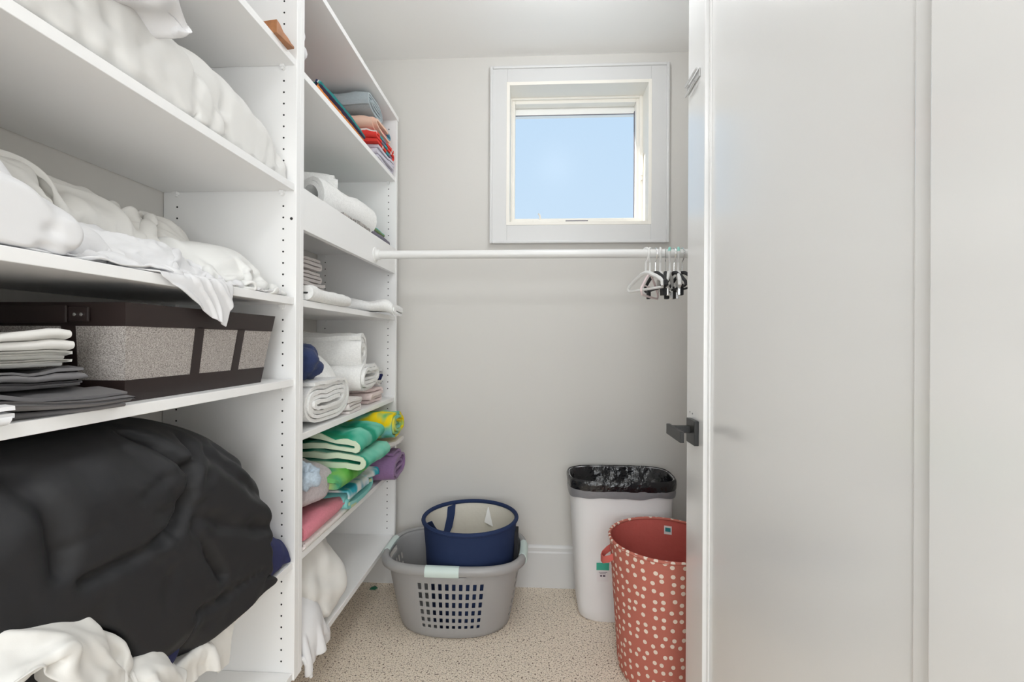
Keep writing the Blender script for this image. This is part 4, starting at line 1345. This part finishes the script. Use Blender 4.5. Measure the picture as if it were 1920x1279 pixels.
# coral polka dot hamper
def dots_mat():
    m = mat('coral_polka_dots', (.45, .12, .085), .85, spec=.2)
    nt = m.node_tree; p = nt.nodes['Principled BSDF']
    uv = nt.nodes.new('ShaderNodeUVMap')
    vo = nt.nodes.new('ShaderNodeTexVoronoi'); vo.voronoi_dimensions = '2D'; vo.inputs['Scale'].default_value = 32; vo.inputs['Randomness'].default_value = .45
    nt.links.new(uv.outputs[0], vo.inputs['Vector'])
    lt = nt.nodes.new('ShaderNodeMath'); lt.operation = 'LESS_THAN'; lt.inputs[1].default_value = .23
    nt.links.new(vo.outputs['Distance'], lt.inputs[0])
    mx = nt.nodes.new('ShaderNodeMix'); mx.data_type = 'RGBA'
    mx.inputs[6].default_value = (.52, .165, .125, 1); mx.inputs[7].default_value = (.84, .72, .62, 1)
    nt.links.new(lt.outputs[0], mx.inputs[0]); nt.links.new(mx.outputs[2], p.inputs['Base Color'])
    nz = nt.nodes.new('ShaderNodeTexNoise'); nz.inputs['Scale'].default_value = 600
    bp = nt.nodes.new('ShaderNodeBump'); bp.inputs['Strength'].default_value = .1; bp.inputs['Distance'].default_value = .001
    nt.links.new(nz.outputs['Fac'], bp.inputs['Height']); nt.links.new(bp.outputs[0], p.inputs['Normal'])
    return m
M_DOT = dots_mat()
M_COR = mat('coral_lining', (.55, .13, .11), .8, bump=(25, .3, .008), spec=.2)
ph = empty('polka_dot_hamper', (.480, 1.745, 0))
tag(ph, 'round coral fabric hamper with cream polka dots', 'hamper')
zs = [(.150, 0), (.162, .006), (.168, .03), (.176, .15), (.188, .32), (.199, .486)]
n = 72
V, UV, Fc = [], [], []
for j, (r_, z) in enumerate(zs):
    for k in range(n + 1):
        a = 2 * math.pi * k / n + math.pi / 2
        V.append((r_ * math.cos(a), r_ * math.sin(a), z)); UV.append((k / n * 1.18, z))
for j in range(len(zs) - 1):
    for k in range(n):
        Fc.append((j * (n + 1) + k, j * (n + 1) + k + 1, (j + 1) * (n + 1) + k + 1, (j + 1) * (n + 1) + k))
Fc.append(tuple(range(n))[::-1])
mesh_obj('outer_wall', V, Fc, M_DOT, ph, True, uv=UV, sharp=60)
MB().loft([sup(.196, .196, .484, 72), sup(.185, .185, .32, 72), sup(.165, .165, .03, 72), sup(.08, .08, .026, 72)], False, True).build('lining', M_COR, ph, smooth=True, sharp=60)
V, UV, Fc = [], [], []
pc = [(.0055 * math.cos(2 * math.pi * k / 10), .0055 * math.sin(2 * math.pi * k / 10)) for k in range(10)]
for k in range(n):
    a = 2 * math.pi * k / n
    for i, (p_, q_) in enumerate(pc):
        V.append(((.198 + p_) * math.cos(a), (.198 + p_) * math.sin(a), .487 + q_)); UV.append((a * .198, .003 * i + .5))
for k in range(n):
    for i in range(10):
        l, i2 = (k + 1) % n, (i + 1) % 10
        Fc.append((k * 10 + i, l * 10 + i, l * 10 + i2, k * 10 + i2))
mesh_obj('rim_piping', V, Fc, M_DOT, ph, True, uv=UV)
for sg in (-1, 1):
    band([(sg * .190, -.03, .43), (sg * .206, -.028, .418), (sg * .226, -.015, .408), (sg * .231, .003, .408), (sg * .224, .02, .412), (sg * .206, .032, .424), (sg * .190, .034, .434)], .026, .003, 'handle_strap', M_COR, ph)
    MB().tube([(sg * 0 + .1945 * math.cos(a_), .1945 * math.sin(a_), z_) for a_, z_ in ((-1.15 if sg > 0 else 1.9, .47), (-1.15 if sg > 0 else 1.9, .2), (-1.15 if sg > 0 else 1.9, .1))][:2], .0012, 6).build('seam', M_COR, ph)
ct_ = band([(.05, .185, .445), (.078, .176, .445)], .034, .001, 'care_tag', mat('white_satin'), ph)
band([(.054, .1832, .447), (.074, .1765, .447)], .016, .0012, 'care_tag_print', mat('teal_print', (.04, .30, .33), .6), ct_)

# green scrap on the floor
c = PZ(703, 1100, 0)
gs = mesh_obj('paper_scrap', [(-.018, -.012, .001), (.014, -.016, .004), (.02, .006, .002), (.004, .016, .006), (-.016, .012, .002), (0, 0, .008)],
              [(0, 1, 5), (1, 2, 5), (2, 3, 5), (3, 4, 5), (4, 0, 5), (4, 3, 2, 1, 0)], mat('green_paper', (.02, .16, .09), .6), loc=(c.x, c.y - .02, .0))
tag(gs, 'small green scrap on the carpet under the shelf', 'scrap')

# ------------------------------------------------------------------ hangers
M_HW = mat('white_hanger_plastic', (.82, .82, .81), .35)
M_HP = mat('pale_pink_hanger_plastic', (.80, .66, .66), .35)
M_HB = mat('black_velvet', (.02, .02, .022), .7)
M_AQC = mat('aqua_hook_plastic', (.30, .68, .60), .35)
def hanger(kind, x, rz, w, label, mh, mf, clips, tiltx=0.):
    e = empty('clothes_hanger', (x, RY, RZ + .0175))
    e.rotation_euler = (tiltx, 0, rz)
    tag(e, label, 'hanger', 'small hangers on the rod')
    r0 = .0215
    c0 = -.0175
    hook = [(0, r0 * math.cos(a), c0 + r0 * math.sin(a) + .0005) for a in np.linspace(R(-20), R(200), 14)]
    hook = [(p[0], p[1], p[2]) for p in hook]
    hook = hook + [(0, -.012, c0 - .026), (0, -.001, c0 - .036), (0, 0, c0 - .055), (0, 0, c0 - .078)]
    if mh is M_AQC:
        MB().tube(hook[2:12], .0052, 8).build('hook_sleeve', M_AQC, e, smooth=True)
        mh = M_HW
    MB().tube(hook, .0042 if kind != 'velvet' else .0022, 8).build('hook', mh, e, smooth=True)
    zs = c0 - .078
    if kind == 'house':
        pts = [(0, 0, zs), (0, w * .45, zs - .03), (0, w, zs - .075), (0, w, zs - .085), (0, w * .93, zs - .098), (0, 0, zs - .100), (0, -w * .93, zs - .098), (0, -w, zs - .085), (0, -w, zs - .075), (0, -w * .45, zs - .03)]
        MB().tube(pts, .0045, 8, cap=False, closed=True).build('frame', mf, e, smooth=True)
        MB().tube([(0, -w * .75, zs - .060), (0, w * .75, zs - .060)], .003, 8).build('crossbar', mf, e, smooth=True)
    else:
        r_ = .0075 if kind == 'plastic' else .0062
        pts = [(0, -w, zs - .066), (0, -w * .95, zs - .050), (0, -w * .6, zs - .024), (0, -w * .2, zs - .004), (0, 0, zs), (0, w * .2, zs - .004), (0, w * .6, zs - .024), (0, w * .95, zs - .047), (0, w, zs - .060)]
        MB().tube(pts, [r_ * .8, r_, r_ * 1.1, r_ * 1.2, r_ * 1.2, r_ * 1.2, r_ * 1.1, r_, r_ * .8], 8).build('shoulders', mf, e, smooth=True)
        MB().tube([(0, -w, zs - .060), (0, -w * .9, zs - .068), (0, w * .9, zs - .068), (0, w, zs - .060)], r_ * .7, 8).build('bottom_bar', mf, e, smooth=True)
    if clips:
        for s_ in (-1, 1):
            zc_ = zs - (.066 if kind != 'house' else .098)
            y_ = s_ * w * .62
            MB().box(-.006, .006, y_ - .011, y_ + .011, zc_ - .034, zc_ + .010).tube([(0, y_, zc_ + .010), (0, y_, zc_ + .018)], .004, 8).build('clip', M_HB if kind == 'velvet' else M_CHROME, e, bevel=.0015)
    return e
hx_ = [PY(p, 470, RY).x for p in (1211, 1219, 1229, 1238, 1248, 1256, 1264, 1272, 1279)]
hanger('plastic', hx_[0], R(26), .115, 'white child hanger at the left end of the row', M_HW, M_HW, False)
hanger('house', hx_[1], R(-30), .115, 'pale pink house shaped frame hanger, second in the row', M_HW, M_HP, False)
hanger('velvet', hx_[2], R(6), .125, 'black velvet hanger with clips beside the pink one', M_CHROME, M_HB, True)
hanger('plastic', hx_[3], R(-10), .110, 'white child hanger between the first two black ones', M_HW, M_HW, False)
hanger('velvet', hx_[4], R(-16), .130, 'black velvet hanger just right of the middle white hanger', M_CHROME, M_HB, True)
hanger('plastic', hx_[5], R(-22), .125, 'white hanger with aqua hook top, left of the two', M_AQC, M_HW, True)
hanger('velvet', hx_[6], R(3), .130, 'black hanger between the two aqua hooked hangers', M_CHROME, M_HB, True)
hanger('plastic', hx_[7], R(-14), .125, 'white hanger with aqua hook top, nearest the door', M_AQC, M_HW, True)
hanger('velvet', hx_[8], R(8), .125, 'black clip hanger at the door end of the row', M_CHROME, M_HB, True)
